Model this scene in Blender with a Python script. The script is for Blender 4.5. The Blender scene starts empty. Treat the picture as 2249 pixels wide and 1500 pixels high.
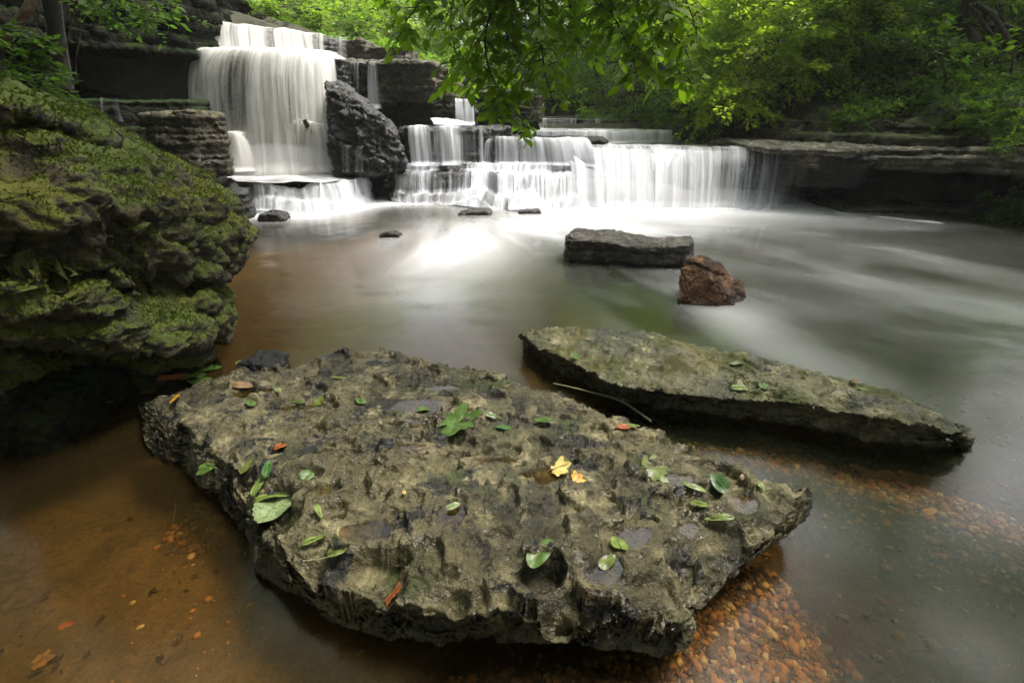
import bpy, bmesh, math, random
import numpy as np
from mathutils import Vector
random.seed(7); RNG = np.random.default_rng(11)
sc = bpy.context.scene
C = sc.collection

# ------------------------------------------------------------------ camera
TILT = math.radians(27.0); CH = 1.5; FPX = 1000.0
cam_d = bpy.data.cameras.new("camera"); cam = bpy.data.objects.new("camera", cam_d); C.objects.link(cam)
cam.location = (0, 0, CH); cam.rotation_euler = (math.pi/2 - TILT, 0, 0)
cam_d.sensor_width = 36; cam_d.lens = 36*FPX/2249; cam_d.clip_end = 500; cam_d.clip_start = 0.02
sc.camera = cam

# ------------------------------------------------------------------ light
SUN_EL, SUN_AZ = math.radians(64), math.radians(72)       # azimuth from +Y towards +X
w = bpy.data.worlds.new("World"); sc.world = w; w.use_nodes = True
nt = w.node_tree
bg = nt.nodes["Background"]; sky = nt.nodes.new("ShaderNodeTexSky"); sky.sky_type = 'NISHITA'
sky.sun_disc = False; sky.dust_density = 7.0; sky.air_density = 1.6; sky.sun_elevation = SUN_EL; sky.sun_rotation = SUN_AZ
hs = nt.nodes.new("ShaderNodeHueSaturation"); hs.inputs["Saturation"].default_value = 0.08
nt.links.new(sky.outputs[0], hs.inputs["Color"]); nt.links.new(hs.outputs[0], bg.inputs[0]); bg.inputs[1].default_value = 0.15
sd = bpy.data.lights.new("sun", 'SUN'); so = bpy.data.objects.new("sun", sd); C.objects.link(so)
sd.energy = 2.6; sd.angle = math.radians(18); sd.color = (1, .93, .80)
sdir = Vector((math.sin(SUN_AZ)*math.cos(SUN_EL), math.cos(SUN_AZ)*math.cos(SUN_EL), math.sin(SUN_EL)))
so.rotation_euler = sdir.to_track_quat('Z', 'Y').to_euler()
sc.view_settings.view_transform = 'Standard'; sc.view_settings.look = 'None'
sc.view_settings.exposure = 1.70; sc.view_settings.gamma = 1.0
cy = sc.cycles
cy.max_bounces = 8; cy.transparent_max_bounces = 24; cy.diffuse_bounces = 3; cy.glossy_bounces = 2
cy.transmission_bounces = 4; cy.caustics_reflective = False; cy.caustics_refractive = False
cy.use_denoising = True; cy.sample_clamp_indirect = 6

# ------------------------------------------------------------------ geometry helpers
cT, sT = math.cos(TILT), math.sin(TILT)
def ray(px, py):
    a = (px-1124.5)/FPX; b = (750-py)/FPX
    return np.array([a, cT + b*sT, -sT + b*cT])
O = np.array([0, 0, CH])
def G(px, py, z=0.0):                      # point of height z seen at that pixel
    d = ray(px, py); return O + d*((z-CH)/d[2])
def D(px, py, Y):                          # point at distance Y seen at that pixel
    d = ray(px, py); return O + d*(Y/d[1])
def GP(px, py, f):                         # point on a sloping plane z = f(x, y)
    p = G(px, py, 0.1)
    for _ in range(12): p = G(px, py, f(p[0], p[1]))
    return p

TAB = RNG.random((64, 64, 64)).astype(np.float32)*2-1
JIT = RNG.random((64, 64, 64, 4)).astype(np.float32)
def vn(P):
    i = np.floor(P).astype(np.int64); f = P-i; s = f*f*f*(f*(f*6-15)+10)
    a = i & 63; b = (i+1) & 63
    x0, y0, z0 = a.T; x1, y1, z1 = b.T; sx, sy, sz = s.T
    def l(p, q, t): return p + (q-p)*t
    return l(l(l(TAB[x0,y0,z0], TAB[x1,y0,z0], sx), l(TAB[x0,y1,z0], TAB[x1,y1,z0], sx), sy),
             l(l(TAB[x0,y0,z1], TAB[x1,y0,z1], sx), l(TAB[x0,y1,z1], TAB[x1,y1,z1], sx), sy), sz)
ROT = np.array([[.8, .48, -.36], [-.6, .64, -.48], [0, .6, .8]])
def fbm(P, scale=1.0, octv=4, gain=.5, ridge=False, seed=0):
    Q = P*scale + seed*7.31 + 3.7; a = 1.0; r = 0; t = 0
    for _ in range(octv):
        n = vn(Q)
        if ridge: n = 1-2*np.abs(n)*1.6
        r = r + a*n; t += a; a *= gain; Q = Q@ROT*2.03 + 5.1
    return r/t
def worley(P, scale, seed=0):
    Q = P*scale + seed*3.3; i = np.floor(Q).astype(np.int64); f = Q-i
    F1 = np.full(len(P), 9.0); F2 = F1.copy(); idv = np.zeros(len(P))
    for dx in (-1, 0, 1):
        for dy in (-1, 0, 1):
            for dz in (-1, 0, 1):
                j = i + (dx, dy, dz); q = JIT[j[:,0]&63, j[:,1]&63, j[:,2]&63]
                d = np.sqrt((((dx, dy, dz) + q[:, :3] - f)**2).sum(1))
                c = d < F1; F2 = np.where(c, F1, np.minimum(F2, d)); F1 = np.where(c, d, F1); idv = np.where(c, q[:, 3], idv)
    return F1, F2, idv
def worley2(x, y, scale, seed=0):
    Q = np.stack([x, y], 1)*scale + seed*3.3; i = np.floor(Q).astype(np.int64); f = Q-i
    F1 = np.full(len(x), 9.0); idv = np.zeros(len(x))
    for dx in (-1, 0, 1):
        for dy in (-1, 0, 1):
            j = i + (dx, dy); q = JIT[j[:,0]&63, j[:,1]&63, seed & 63]
            d = np.sqrt((((dx, dy) + q[:, :2] - f)**2).sum(1))
            c = d < F1; F1 = np.where(c, d, F1); idv = np.where(c, q[:, 3], idv)
    return F1, idv
def sstep(a, b, x):
    t = np.clip((x-a)/(b-a), 0, 1); return t*t*(3-2*t)

def tag(o, label=None, cat=None, group=None, kind=None):
    if label: o['label'] = label
    if cat: o['category'] = cat
    if group: o['group'] = group
    if kind: o['kind'] = kind
    return o
def empty(name, loc=(0, 0, 0)):
    o = bpy.data.objects.new(name, None); C.objects.link(o); o.location = loc; o.empty_display_size = .1
    return o
def np_mesh(name, V, F, mat, parent=None, smooth=True, attrs=None):
    """V (n,3), F (m,k) arrays or list of such arrays"""
    if not isinstance(F, list): F = [F]
    me = bpy.data.meshes.new(name)
    V = np.asarray(V, dtype=np.float32)
    me.vertices.add(len(V)); me.vertices.foreach_set("co", V.ravel())
    tot = sum(f.size for f in F); nf = sum(len(f) for f in F)
    me.loops.add(tot); me.polygons.add(nf)
    me.loops.foreach_set("vertex_index", np.concatenate([f.ravel() for f in F]).astype(np.int32))
    sizes = np.concatenate([np.full(len(f), f.shape[1]) for f in F])
    st = np.concatenate([[0], np.cumsum(sizes)[:-1]]).astype(np.int32)
    me.polygons.foreach_set("loop_start", st)
    if smooth: me.polygons.foreach_set("use_smooth", np.ones(nf, dtype=bool))
    for k, v in (attrs or {}).items():
        v = np.asarray(v, dtype=np.float32)
        if v.ndim == 1: me.attributes.new(k, 'FLOAT', 'POINT').data.foreach_set("value", v)
        else: me.attributes.new(k, 'FLOAT_VECTOR', 'POINT').data.foreach_set("vector", v.ravel())
    me.update(); me.validate(); 
    me.materials.append(mat)
    o = bpy.data.objects.new(name, me); C.objects.link(o)
    if parent: o.parent = parent
    return o
def grid_faces(nu, nv, close=False):
    i = np.arange(nu-(0 if close else 1))[:, None]; j = np.arange(nv-1)[None, :]
    a = i*nv+j; b = ((i+1) % nu)*nv+j
    return np.stack([a, b, b+1, a+1], -1).reshape(-1, 4)

def prism(top, bot, mid=None):
    bm = bmesh.new(); rings = [top] + ([mid] if mid is not None else []) + [bot]
    vs = [[bm.verts.new(p) for p in r] for r in rings]
    bm.faces.new(vs[0]); bm.faces.new(list(reversed(vs[-1])))
    n = len(top)
    for a, b in zip(vs[:-1], vs[1:]):
        for i in range(n): bm.faces.new((a[i], b[i], b[(i+1) % n], a[(i+1) % n]))
    bmesh.ops.recalc_face_normals(bm, faces=bm.faces)
    return bm
def hull(pts):
    bm = bmesh.new()
    for p in pts: bm.verts.new(p)
    r = bmesh.ops.convex_hull(bm, input=bm.verts)
    bmesh.ops.delete(bm, geom=[g for g in set(r['geom_interior']+r['geom_unused']) if isinstance(g, bmesh.types.BMVert)], context='VERTS')
    bmesh.ops.recalc_face_normals(bm, faces=bm.faces)
    return bm
def vox(bms, voxel, smooth=4):
    """one closed surface round the given solids: returns vertices, normals, faces"""
    me = bpy.data.meshes.new("tmp"); big = bmesh.new()
    for b in bms:
        t = bpy.data.meshes.new("t"); b.to_mesh(t); big.from_mesh(t); bpy.data.meshes.remove(t); b.free()
    bmesh.ops.triangulate(big, faces=big.faces)
    big.to_mesh(me); big.free()
    o = bpy.data.objects.new("tmp", me); C.objects.link(o)
    m = o.modifiers.new("r", 'REMESH'); m.mode = 'VOXEL'; m.voxel_size = voxel; m.adaptivity = 0
    if smooth: s = o.modifiers.new("s", 'SMOOTH'); s.factor = .5; s.iterations = smooth
    dg = bpy.context.evaluated_depsgraph_get(); ev = o.evaluated_get(dg); em = ev.to_mesh()
    V, N = vget(em); F = np.zeros(len(em.loops), dtype=np.int32); em.loops.foreach_get("vertex_index", F)
    F = F.reshape(-1, 4)
    ev.to_mesh_clear(); bpy.data.objects.remove(o); bpy.data.meshes.remove(me)
    return V, N, F
def vget(em):
    n = len(em.vertices); V = np.zeros(n*3, dtype=np.float32); em.vertices.foreach_get("co", V)
    N = np.zeros(n*3, dtype=np.float32); em.vertices.foreach_get("normal", N)
    return V.reshape(-1, 3).astype(np.float64), N.reshape(-1, 3).astype(np.float64)
def normals(V, F):
    a = V[F[:, 2]]-V[F[:, 0]]; b = V[F[:, 3]]-V[F[:, 1]]; fn = np.cross(a, b)
    N = np.zeros_like(V)
    for k in range(4): 
        for c in range(3): N[:, c] += np.bincount(F[:, k], fn[:, c], len(V))
    return N/np.maximum(np.linalg.norm(N, axis=1), 1e-9)[:, None]
LAY = RNG.random(4096)
def strata(V, N, thick=.12, amp=.05, groove=.04, tilt=(0, 0), warp=.05, seed=0):
    """bedding: layers stick out by different amounts with cracks between"""
    z = V[:, 2] + tilt[0]*V[:, 0] + tilt[1]*V[:, 1] + warp*fbm(V, 1.3, 3, seed=seed) + .012*fbm(V, 11, 2, seed=seed)
    t = z/thick + 500; k = np.floor(t).astype(int); f = t-k
    blk = np.floor(V[:, 0]*1.3 + V[:, 1]*1.7 + k*.37 + .5*fbm(V, .8, 2, seed=seed+1)).astype(int)
    a = LAY[(k*7+seed*31) % 4096]*.7 + LAY[(k*131+blk*17+seed) % 4096]*.3
    b = LAY[((k+1)*7+seed*31) % 4096]*.7 + LAY[((k+1)*131+blk*17+seed) % 4096]*.3
    s = sstep(.86, 1.0, f); off = amp*(a*(1-s)+b*s)*1.0
    g = np.exp(-((np.minimum(f, 1-f))/.10)**2)*(.3+.7*LAY[(k+(f > .5)) % 4096])
    side = 1-sstep(.55, .95, np.abs(N[:, 2]))
    d = (off-groove*g)*side
    H = N.copy(); H[:, 2] *= .15; H /= np.maximum(np.linalg.norm(H, axis=1), 1e-6)[:, None]
    return V + H*d[:, None]
def rough_up(V, N, F, big=.06, bs=1.5, small=.015, ss=9, seed=0, chip=.02, cs=5):
    V = V + N*(big*fbm(V, bs, 3, seed=seed))[:, None]
    F1, F2, idv = worley(V + .08*np.stack([fbm(V, 5, 2, seed=seed+k) for k in range(3)], 1), cs, seed)
    V = V + N*(chip*(idv-.5)*sstep(0, .18, F2-F1) - chip*.5*(1-sstep(0, .1, F2-F1)))[:, None]
    V = V + N*(small*fbm(V, ss, 4, gain=.6, ridge=True, seed=seed+3))[:, None]
    return V
ROCKZ = {}
def rock(name, bms, voxel, mat, label, cat='rock', st=None, rg=None, parent=None, group=None, smooth=4, post=None, attrs=None):
    V, N, F = vox(bms, voxel, smooth)
    if st is not None: V = strata(V, N, **st); N = normals(V, F)
    V = rough_up(V, N, F, **(rg or {}))
    if post: V = post(V, F)
    o = np_mesh(name, V, F, mat, parent)
    if not parent: tag(o, label, cat, group)
    return o, V, F

# ------------------------------------------------------------------ material helpers
class M:
    def __init__(s, name):
        s.m = bpy.data.materials.new(name); s.m.use_nodes = True; s.nt = s.m.node_tree
        s.nt.nodes.clear(); s.out = s.nt.nodes.new("ShaderNodeOutputMaterial")
    def n(s, t, ins=None, **pr):
        x = s.nt.nodes.new("ShaderNode"+t)
        for k, v in pr.items(): setattr(x, k, v)
        for k, v in (ins or {}).items(): s.set(x.inputs[k], v)
        return x
    def set(s, sock, v):
        if isinstance(v, bpy.types.NodeSocket): s.nt.links.new(v, sock)
        elif isinstance(v, bpy.types.Node): s.nt.links.new(v.outputs[0], sock)
        elif isinstance(v, (tuple, list)) and len(v) == 3 and sock.type == 'RGBA': sock.default_value = (*v, 1)
        else: sock.default_value = v
    def math(s, op, a, b=0.0, c=None, clamp=False):
        x = s.n("Math", operation=op, use_clamp=clamp); s.set(x.inputs[0], a); s.set(x.inputs[1], b)
        if c is not None: s.set(x.inputs[2], c)
        return x.outputs[0]
    def mix(s, f, a, b, typ='MIX'):
        x = s.n("MixRGB", blend_type=typ); s.set(x.inputs[0], f); s.set(x.inputs[1], a); s.set(x.inputs[2], b); return x.outputs[0]
    def range(s, v, a, b, c=0.0, d=1.0, smooth=True):
        x = s.n("MapRange", interpolation_type='SMOOTHSTEP' if smooth else 'LINEAR')
        s.set(x.inputs[0], v)
        for i, q in enumerate((a, b, c, d)): s.set(x.inputs[1+i], q)
        return x.outputs[0]
    def noise(s, vec, scale, detail=4, rough=.55, dist=0.0):
        x = s.n("TexNoise", {"Vector": vec, "Scale": scale, "Detail": detail, "Roughness": rough, "Distortion": dist}); return x.outputs[0]
    def scaled(s, vec, sx, sy, sz, off=(0, 0, 0)):
        x = s.n("Mapping"); s.set(x.inputs[0], vec); x.inputs["Scale"].default_value = (sx, sy, sz); x.inputs["Location"].default_value = off; return x.outputs[0]
    def pos(s): return s.n("NewGeometry").outputs["Position"]
    def attr(s, name, vec=False): return s.n("Attribute", attribute_name=name).outputs["Vector" if vec else "Fac"]
    def surf(s, x): s.set(s.out.inputs["Surface"], x); return s.m

def rockmat(name, dark, mid, light, moss=0.0, mosscol=(.045, .075, .012), wet=None, lichen=0.0, strat=.4, rough=.75,
            bump=.5, scale=1.0, spec=.45, wrough=.22, wetall=0.0, moss_lo=.1, tint=None, stain=None):
    m = M(name); P = m.pos(); nz = m.n("SeparateXYZ", {0: m.n("NewGeometry").outputs["Normal"]}).outputs[2]
    z = m.n("SeparateXYZ", {0: P}).outputs[2]
    n1 = m.noise(P, 2.2*scale, 9, .62); n2 = m.noise(P, 9*scale, 8, .65); n3 = m.noise(P, 45*scale, 6, .6)
    col = m.mix(m.range(n1, .35, .62), dark, mid); col = m.mix(m.range(n2, .48, .70), col, light)
    if strat: 
        sn = m.noise(m.scaled(P, 1.2, 1.2, 22), 1.0, 5, .6)
        col = m.mix(m.range(sn, .52, .40, 0, strat), col, (dark[0]*.6, dark[1]*.6, dark[2]*.6))
    if stain: col = m.mix(m.range(m.noise(P, 3.3*scale, 6, .7, 1.0), .5, .64, 0, .8), col, stain)
    col = m.mix(m.range(n3, .35, .65, .35, 0), col, (dark[0]*.4, dark[1]*.4, dark[2]*.4))
    if lichen:
        ln = m.math('ADD', m.math('MULTIPLY', m.noise(P, 5, 3, .6, .4), .8), m.math('MULTIPLY', m.noise(P, 48, 5, .7), .42))
        col = m.mix(m.range(ln, .72-lichen*.1, .76-lichen*.1), col, (.013, .012, .011))
    rgh = rough
    mossf = None
    if moss:
        mn = m.math('ADD', m.math('MULTIPLY', m.noise(P, 3.0, 6, .65), 1.3), m.math('MULTIPLY', nz, .35))
        mossf = m.range(mn, 1.15-moss, 1.32-moss)
        mossf = m.math('MULTIPLY', mossf, m.range(nz, moss_lo-.25, moss_lo+.25))
        mc = m.mix(m.range(m.noise(P, 26, 5, .7), .35, .65), (mosscol[0]*.45, mosscol[1]*.5, mosscol[2]*.5), mosscol)
        mc = m.mix(m.range(m.noise(P, 2.0, 3), .45, .65), mc, (mosscol[0]*1.25, mosscol[1]*1.0, mosscol[2]*.9))
        col = m.mix(mossf, col, mc)
    wf = None
    if wet is not None:
        wf = m.range(m.math('ADD', z, m.math('MULTIPLY', m.math('SUBTRACT', m.noise(P, 4, 5), .5), .16)), wet+.03, wet-.03)
        if wetall: wf = m.math('MAXIMUM', wf, m.range(m.noise(P, 1.7, 5, .6), .62-wetall*.35, .70-wetall*.35))
    elif wetall: wf = m.range(m.noise(P, 1.7, 5, .6), .62-wetall*.35, .70-wetall*.35)
    if wf is not None:
        col = m.mix(m.math('MULTIPLY', wf, .6), col, m.mix(1.0, col, (.35, .34, .36), 'MULTIPLY'))
        rgh = m.range(wf, 0, 1, rough, wrough, smooth=False)
    if mossf is not None: rgh = m.math('MAXIMUM', rgh if not isinstance(rgh, float) else m.math('ADD', rgh, 0), m.math('MULTIPLY', mossf, .9))
    v = m.n("TexVoronoi", {"Vector": P, "Scale": 30*scale}, feature='F1').outputs[0]
    h = m.math('ADD', m.math('MULTIPLY', n2, .9), m.math('ADD', m.math('MULTIPLY', n3, .5), m.math('MULTIPLY', v, .25)))
    h = m.math('ADD', h, m.math('MULTIPLY', m.noise(P, 160*scale, 3), .12))
    b = m.n("Bump", {"Height": h, "Strength": bump, "Distance": .05})
    bs = m.n("BsdfPrincipled", {"Base Color": col, "Roughness": rgh, "Normal": b, "Specular IOR Level": spec})
    return m.surf(bs)

def leafmat(name, c1, c2, trans=.45, rough=.5):
    m = M(name); f = m.attr("tone")
    col = m.mix(f, c1, c2)
    n = m.n("NewGeometry")
    d = m.n("BsdfPrincipled", {"Base Color": col, "Roughness": rough, "Specular IOR Level": .15})
    t = m.n("BsdfTranslucent", {"Color": m.mix(1.0, col, (1.5, 1.9, .7), 'MULTIPLY')})
    return m.surf(m.n("MixShader", {0: trans, 1: d, 2: t}))
def flatmat(name, col, rough=.8, var=.35, scale=20, bump=.3):
    m = M(name); P = m.pos(); n = m.noise(P, scale, 6, .6)
    c = m.mix(m.range(n, .3, .7), tuple(x*(1-var) for x in col), tuple(x*(1+var) for x in col))
    return m.surf(m.n("BsdfPrincipled", {"Base Color": c, "Roughness": rough, "Normal": m.n("Bump", {"Height": n, "Strength": bump, "Distance": .02})}))

def fallmat(name, tint=(.84, .85, .90), su=1.0, maxa=.97):
    m = M(name); uv = m.attr("flow", True); dn = m.attr("dens")
    n1 = m.noise(m.scaled(uv, 3.2*su, .34, 1), 1.0, 3, .5, .5); n2 = m.noise(m.scaled(uv, 17*su, .42, 1, (3, 1, 2)), 1.0, 3, .5, .15)
    n3 = m.noise(m.scaled(uv, 48*su, .6, 1, (8, 1, 2)), 1.0, 2, .5)
    s = m.math('ADD', m.math('MULTIPLY', n1, .50), m.math('ADD', m.math('MULTIPLY', n2, .36), m.math('MULTIPLY', n3, .14)))
    a = m.math('ADD', m.math('MULTIPLY', m.math('SUBTRACT', s, .5), 3.2), dn)
    a = m.range(a, 0.0, 1.15, 0.0, maxa)
    soft = m.noise(m.scaled(uv, 9*su, .25, 1, (5, 2, 0)), 1.0, 3, .55, .2)
    col = m.mix(m.range(soft, .34, .62), tuple(x*.62 for x in tint), tint)
    d = m.n("BsdfDiffuse", {"Color": col}); t = m.n("BsdfTranslucent", {"Color": col})
    body = m.n("MixShader", {0: .42, 1: d, 2: t})
    return m.surf(m.n("MixShader", {0: a, 1: m.n("BsdfTransparent"), 2: body}))

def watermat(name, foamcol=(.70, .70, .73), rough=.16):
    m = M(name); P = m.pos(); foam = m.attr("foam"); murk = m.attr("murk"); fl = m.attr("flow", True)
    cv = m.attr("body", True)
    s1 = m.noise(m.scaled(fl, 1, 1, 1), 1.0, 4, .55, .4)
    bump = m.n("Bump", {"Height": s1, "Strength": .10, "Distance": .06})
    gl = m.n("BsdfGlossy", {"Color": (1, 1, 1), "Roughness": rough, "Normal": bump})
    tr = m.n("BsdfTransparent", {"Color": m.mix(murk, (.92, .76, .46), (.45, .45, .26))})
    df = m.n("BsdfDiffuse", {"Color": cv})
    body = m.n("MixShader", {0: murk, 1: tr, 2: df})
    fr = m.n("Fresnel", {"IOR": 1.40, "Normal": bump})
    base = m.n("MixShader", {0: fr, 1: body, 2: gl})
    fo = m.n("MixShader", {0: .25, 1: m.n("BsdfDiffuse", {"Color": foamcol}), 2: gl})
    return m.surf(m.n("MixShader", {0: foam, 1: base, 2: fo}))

MT = {}
MT['slab'] = rockmat("pitted limestone", (.032, .029, .014), (.14, .122, .058), (.31, .27, .145), moss=.12, mosscol=(.05, .065, .015), wet=.15, wrough=.12, lichen=.6, strat=.05, rough=.55, bump=.75, wetall=.5)
MT['slab2'] = rockmat("mossy limestone slab", (.035, .038, .020), (.14, .13, .06), (.30, .275, .155), moss=.22, mosscol=(.075, .08, .02), wet=.08, lichen=.35, strat=.1, rough=.6, bump=.6, wetall=.3, moss_lo=.3)
MT['boulder'] = rockmat("mossy boulder rock", (.012, .011, .006), (.055, .045, .020), (.15, .12, .06), moss=.56, mosscol=(.070, .092, .010), wet=.12, strat=.5, bump=.8, moss_lo=.0)
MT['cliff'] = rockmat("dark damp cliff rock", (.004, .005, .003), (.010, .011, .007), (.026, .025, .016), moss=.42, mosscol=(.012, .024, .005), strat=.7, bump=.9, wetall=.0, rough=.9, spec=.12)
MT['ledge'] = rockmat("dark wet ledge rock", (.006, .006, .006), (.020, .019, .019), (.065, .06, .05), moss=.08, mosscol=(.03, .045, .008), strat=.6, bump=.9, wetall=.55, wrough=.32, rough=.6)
MT['brown'] = rockmat("layered brown rock", (.014, .012, .006), (.050, .041, .020), (.12, .098, .054), moss=.18, mosscol=(.04, .05, .01), strat=.6, bump=.8, wetall=.2)
MT['block'] = rockmat("grey brown block rock", (.02, .018, .015), (.075, .062, .048), (.19, .16, .13), strat=.5, bump=.7, wet=.05, wetall=.3)
MT['rust'] = rockmat("rusty boulder rock", (.035, .016, .007), (.15, .062, .022), (.28, .15, .065), strat=.1, bump=.6, wet=.05, wetall=.2)
MT['bank'] = rockmat("bank limestone", (.04, .036, .026), (.17, .155, .115), (.44, .40, .32), moss=.10, mosscol=(.06, .075, .015), strat=.6, bump=.7)
MT['bankmoss'] = rockmat("mossy bank rock", (.02, .02, .012), (.07, .065, .04), (.16, .14, .10), moss=.38, mosscol=(.05, .07, .014), strat=.5, bump=.7)
MT['soil'] = flatmat("forest soil", (.022, .022, .011), .95, .6, 6)
MT['bark'] = flatmat("bark", (.055, .045, .035), .9, .5, 30, .6)
MT['barkdark'] = flatmat("dark bark", (.02, .017, .013), .9, .5, 30, .6)
MT['twig'] = flatmat("pale twig", (.20, .19, .10), .6, .3, 60)
MT['fall'] = fallmat("falling water", (.75, .74, .715), .7); MT['fallb'] = fallmat("falling water cool", (.78, .79, .845), .75)
MT['water'] = watermat("pool water")

# ================================================================== THE SETTING
def front(x): return np.interp(x, [-14, -6.5, -5.2, -4.6, -3.3, -1.5, .5, 1, 3, 5.2, 7, 12], [6, 8.5, 10.0, 10.6, 12.4, 11.6, 10.9, 9.9, 9.5, 9.3, 8.4, 7.4])
def cx_river(y): return np.interp(y, [8, 11, 14, 18, 25, 40], [2.6, 2.3, 1.6, .8, -1.5, -4])
def terrain_h(x, y):
    d = x-cx_river(y); hw = np.interp(y, [8, 12, 18, 40], [2.8, 2.2, 1.8, 1.6])
    floor = np.where(y < 10.75, .75, np.where(y < 12.2, .97, 1.18+.02*(y-12.2)))
    r = np.clip(d-hw, 0, None); l = np.clip(-d-hw, 0, None)
    hr = floor + .55*sstep(0, .7, r) + r*.42 + .02*r*r
    hl = floor + .5*sstep(0, .6, l) + .32*l
    z = np.where(d > 0, hr, hl)
    z = np.where(d > 0, np.minimum(z, 1.22+.02*x+.62*np.clip(y-front(x)-.3, 0, 50)), z)
    plate = sstep(-2.2, -3.4, x+.0*y); z = z*(1-plate) + np.maximum(2.72+.10*np.clip(y-12, 0, 30), z)*plate
    return z
xs = np.linspace(-16, 22, 230); t = np.linspace(0, 1, 160)**1.6
X = np.repeat(xs[:, None], 160, 1); Y = front(xs)[:, None] + t[None]*(45-front(xs)[:, None])
Z = terrain_h(X.ravel(), Y.ravel()); P = np.stack([X.ravel(), Y.ravel(), Z], 1)
P[:, 2] += .10*fbm(P, .9, 4)*sstep(0, 1.5, np.abs(P[:, 0]-cx_river(P[:, 1]))-1.8)
Pf = P.reshape(230, 160, 3); low = Pf[:, :1].copy(); low[..., 2] -= 1.6; Pf = np.concatenate([low, Pf], 1)
tag(np_mesh("hillside", Pf.reshape(-1, 3), grid_faces(230, 161), MT['soil']), kind='structure')

# river bed: brown sand, deeper in the middle, with shallow gravel bars
def seg_d(x, y, a, b):
    ax, ay = a[0], a[1]; bx, by = b[0]-ax, b[1]-ay
    t = np.clip(((x-ax)*bx+(y-ay)*by)/(bx*bx+by*by), 0, 1); return np.hypot(x-ax-t*bx, y-ay-t*by)
bars = [(G(1560, 1470), G(1760, 1380), .16), (G(1580, 1330), G(1640, 1480), .16), (G(1000, 1500), G(1400, 1490), .10), (G(1480, 1560), G(1650, 1330), .30), (G(1650, 1330), G(1700, 1240), .14), (G(1250, 1540), G(1600, 1500), .16), (G(1350, 905), G(1800, 1000), .10), (G(1700, 960), G(2230, 1110), .20),
        (G(230, 1000), G(420, 1090), .10), (G(1150, 1560), G(1500, 1560), .2)]
def bar_mask(x, y, hgt=False):
    m = np.zeros_like(x)
    for a, b, r in bars:
        if hgt and a[0] < -.6: continue
        m = np.maximum(m, 1-sstep(r*.35, r*1.9, seg_d(x, y, a, b)))
    return m
def bed_h(x, y):
    P = np.stack([x, y, x*0], 1)
    leftshallow = 1-sstep(-.6, .35, x + .25*(y-1.2))*sstep(.2, .5, x+.5*y-0)  
    z = -.42 +   .20*np.exp(-((x+1.2)/1.5)**2 - ((y-.9)/1.4)**2) + .12*np.exp(-((x+.6)/1.0)**2 - ((y-3.2)/1.0)**2)
    z = z + .03*fbm(P, 1.5, 3)
    b = bar_mask(x, y, True); z = z*(1-b*.9) + b*.9*(-.085 + .01*fbm(P, 6, 2))
    return z
nx, ny = 420, 330
xs = np.linspace(-8, 11, nx); ys = np.linspace(-2.5, 10.2, ny)
X, Y = [a.ravel() for a in np.meshgrid(xs, ys, indexing='ij')]
Zb = bed_h(X, Y)
m = M("river sand"); P = m.pos(); n = m.noise(P, 5, 8, .65, .8); n2 = m.noise(P, 60, 4, .6)
col = m.mix(m.range(n, .35, .68), (.060, .037, .016), (.105, .066, .030)); col = m.mix(m.range(n2, .35, .65), m.mix(1.0, col, (.7, .65, .6), 'MULTIPLY'), col)
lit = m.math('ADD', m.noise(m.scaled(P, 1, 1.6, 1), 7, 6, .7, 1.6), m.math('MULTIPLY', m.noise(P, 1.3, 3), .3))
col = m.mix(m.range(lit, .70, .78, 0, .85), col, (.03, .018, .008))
MT['sand'] = m.surf(m.n("BsdfPrincipled", {"Base Color": col, "Roughness": .9, "Normal": m.n("Bump", {"Height": n2, "Strength": .4, "Distance": .02})}))
tag(np_mesh("river_bed", np.stack([X, Y, Zb], 1), grid_faces(nx, ny), MT['sand']), kind='structure')

# pool water: foam drifts in streaks fanning out from below the falls; sky glow painted in
SRC = np.array([-1.0, 8.0])
nx, ny = 620, 400
xs = np.linspace(-7.5, 10.5, nx); ys = np.linspace(-2.2, 9.6, ny)
X, Y = [a.ravel() for a in np.meshgrid(xs, ys, indexing='ij')]
dx, dy = X-SRC[0], Y-SRC[1]; r = np.hypot(dx, dy); ph = np.arctan2(-dy, dx)
FL = np.stack([ph*5+.35*fbm(np.stack([X, Y, X*0+5], 1), .6, 2), r*.55, X*0], 1)
st1 = fbm(FL, 1.0, 4, .55, seed=2); st2 = fbm(FL*np.array([2.2, 1.0, 1])+.3*fbm(np.stack([X, Y, X*0], 1), .8, 2)[:, None], 1.0, 3, .6, seed=5)
Pw = np.stack([X, Y, X*0], 1)
basepts = [G(1235, 447), G(1300, 450), G(1400, 452), G(1550, 454), G(1650, 457), G(1730, 459), G(1800, 461)]
def polyd(pts):
    d = np.full(X.shape, 99.)
    for a, b in zip(pts[:-1], pts[1:]): d = np.minimum(d, seg_d(X, Y, a, b))
    return d
dmain = polyd(basepts[:-1]); dleft = polyd([G(560, 466), G(690, 468), G(815, 445)]); dmid = polyd([G(870, 440), G(1000, 442), G(1235, 447)])
foam = 1.15*np.exp(-(dmain/.75)**1.4) + 1.1*np.exp(-(dleft/.42)**1.5) + .75*np.exp(-(dmid/.38)**1.5)
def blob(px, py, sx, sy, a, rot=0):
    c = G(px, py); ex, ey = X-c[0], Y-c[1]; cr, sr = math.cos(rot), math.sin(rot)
    return a*np.exp(-((ex*cr+ey*sr)/sx)**2 - ((-ex*sr+ey*cr)/sy)**2)
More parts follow.
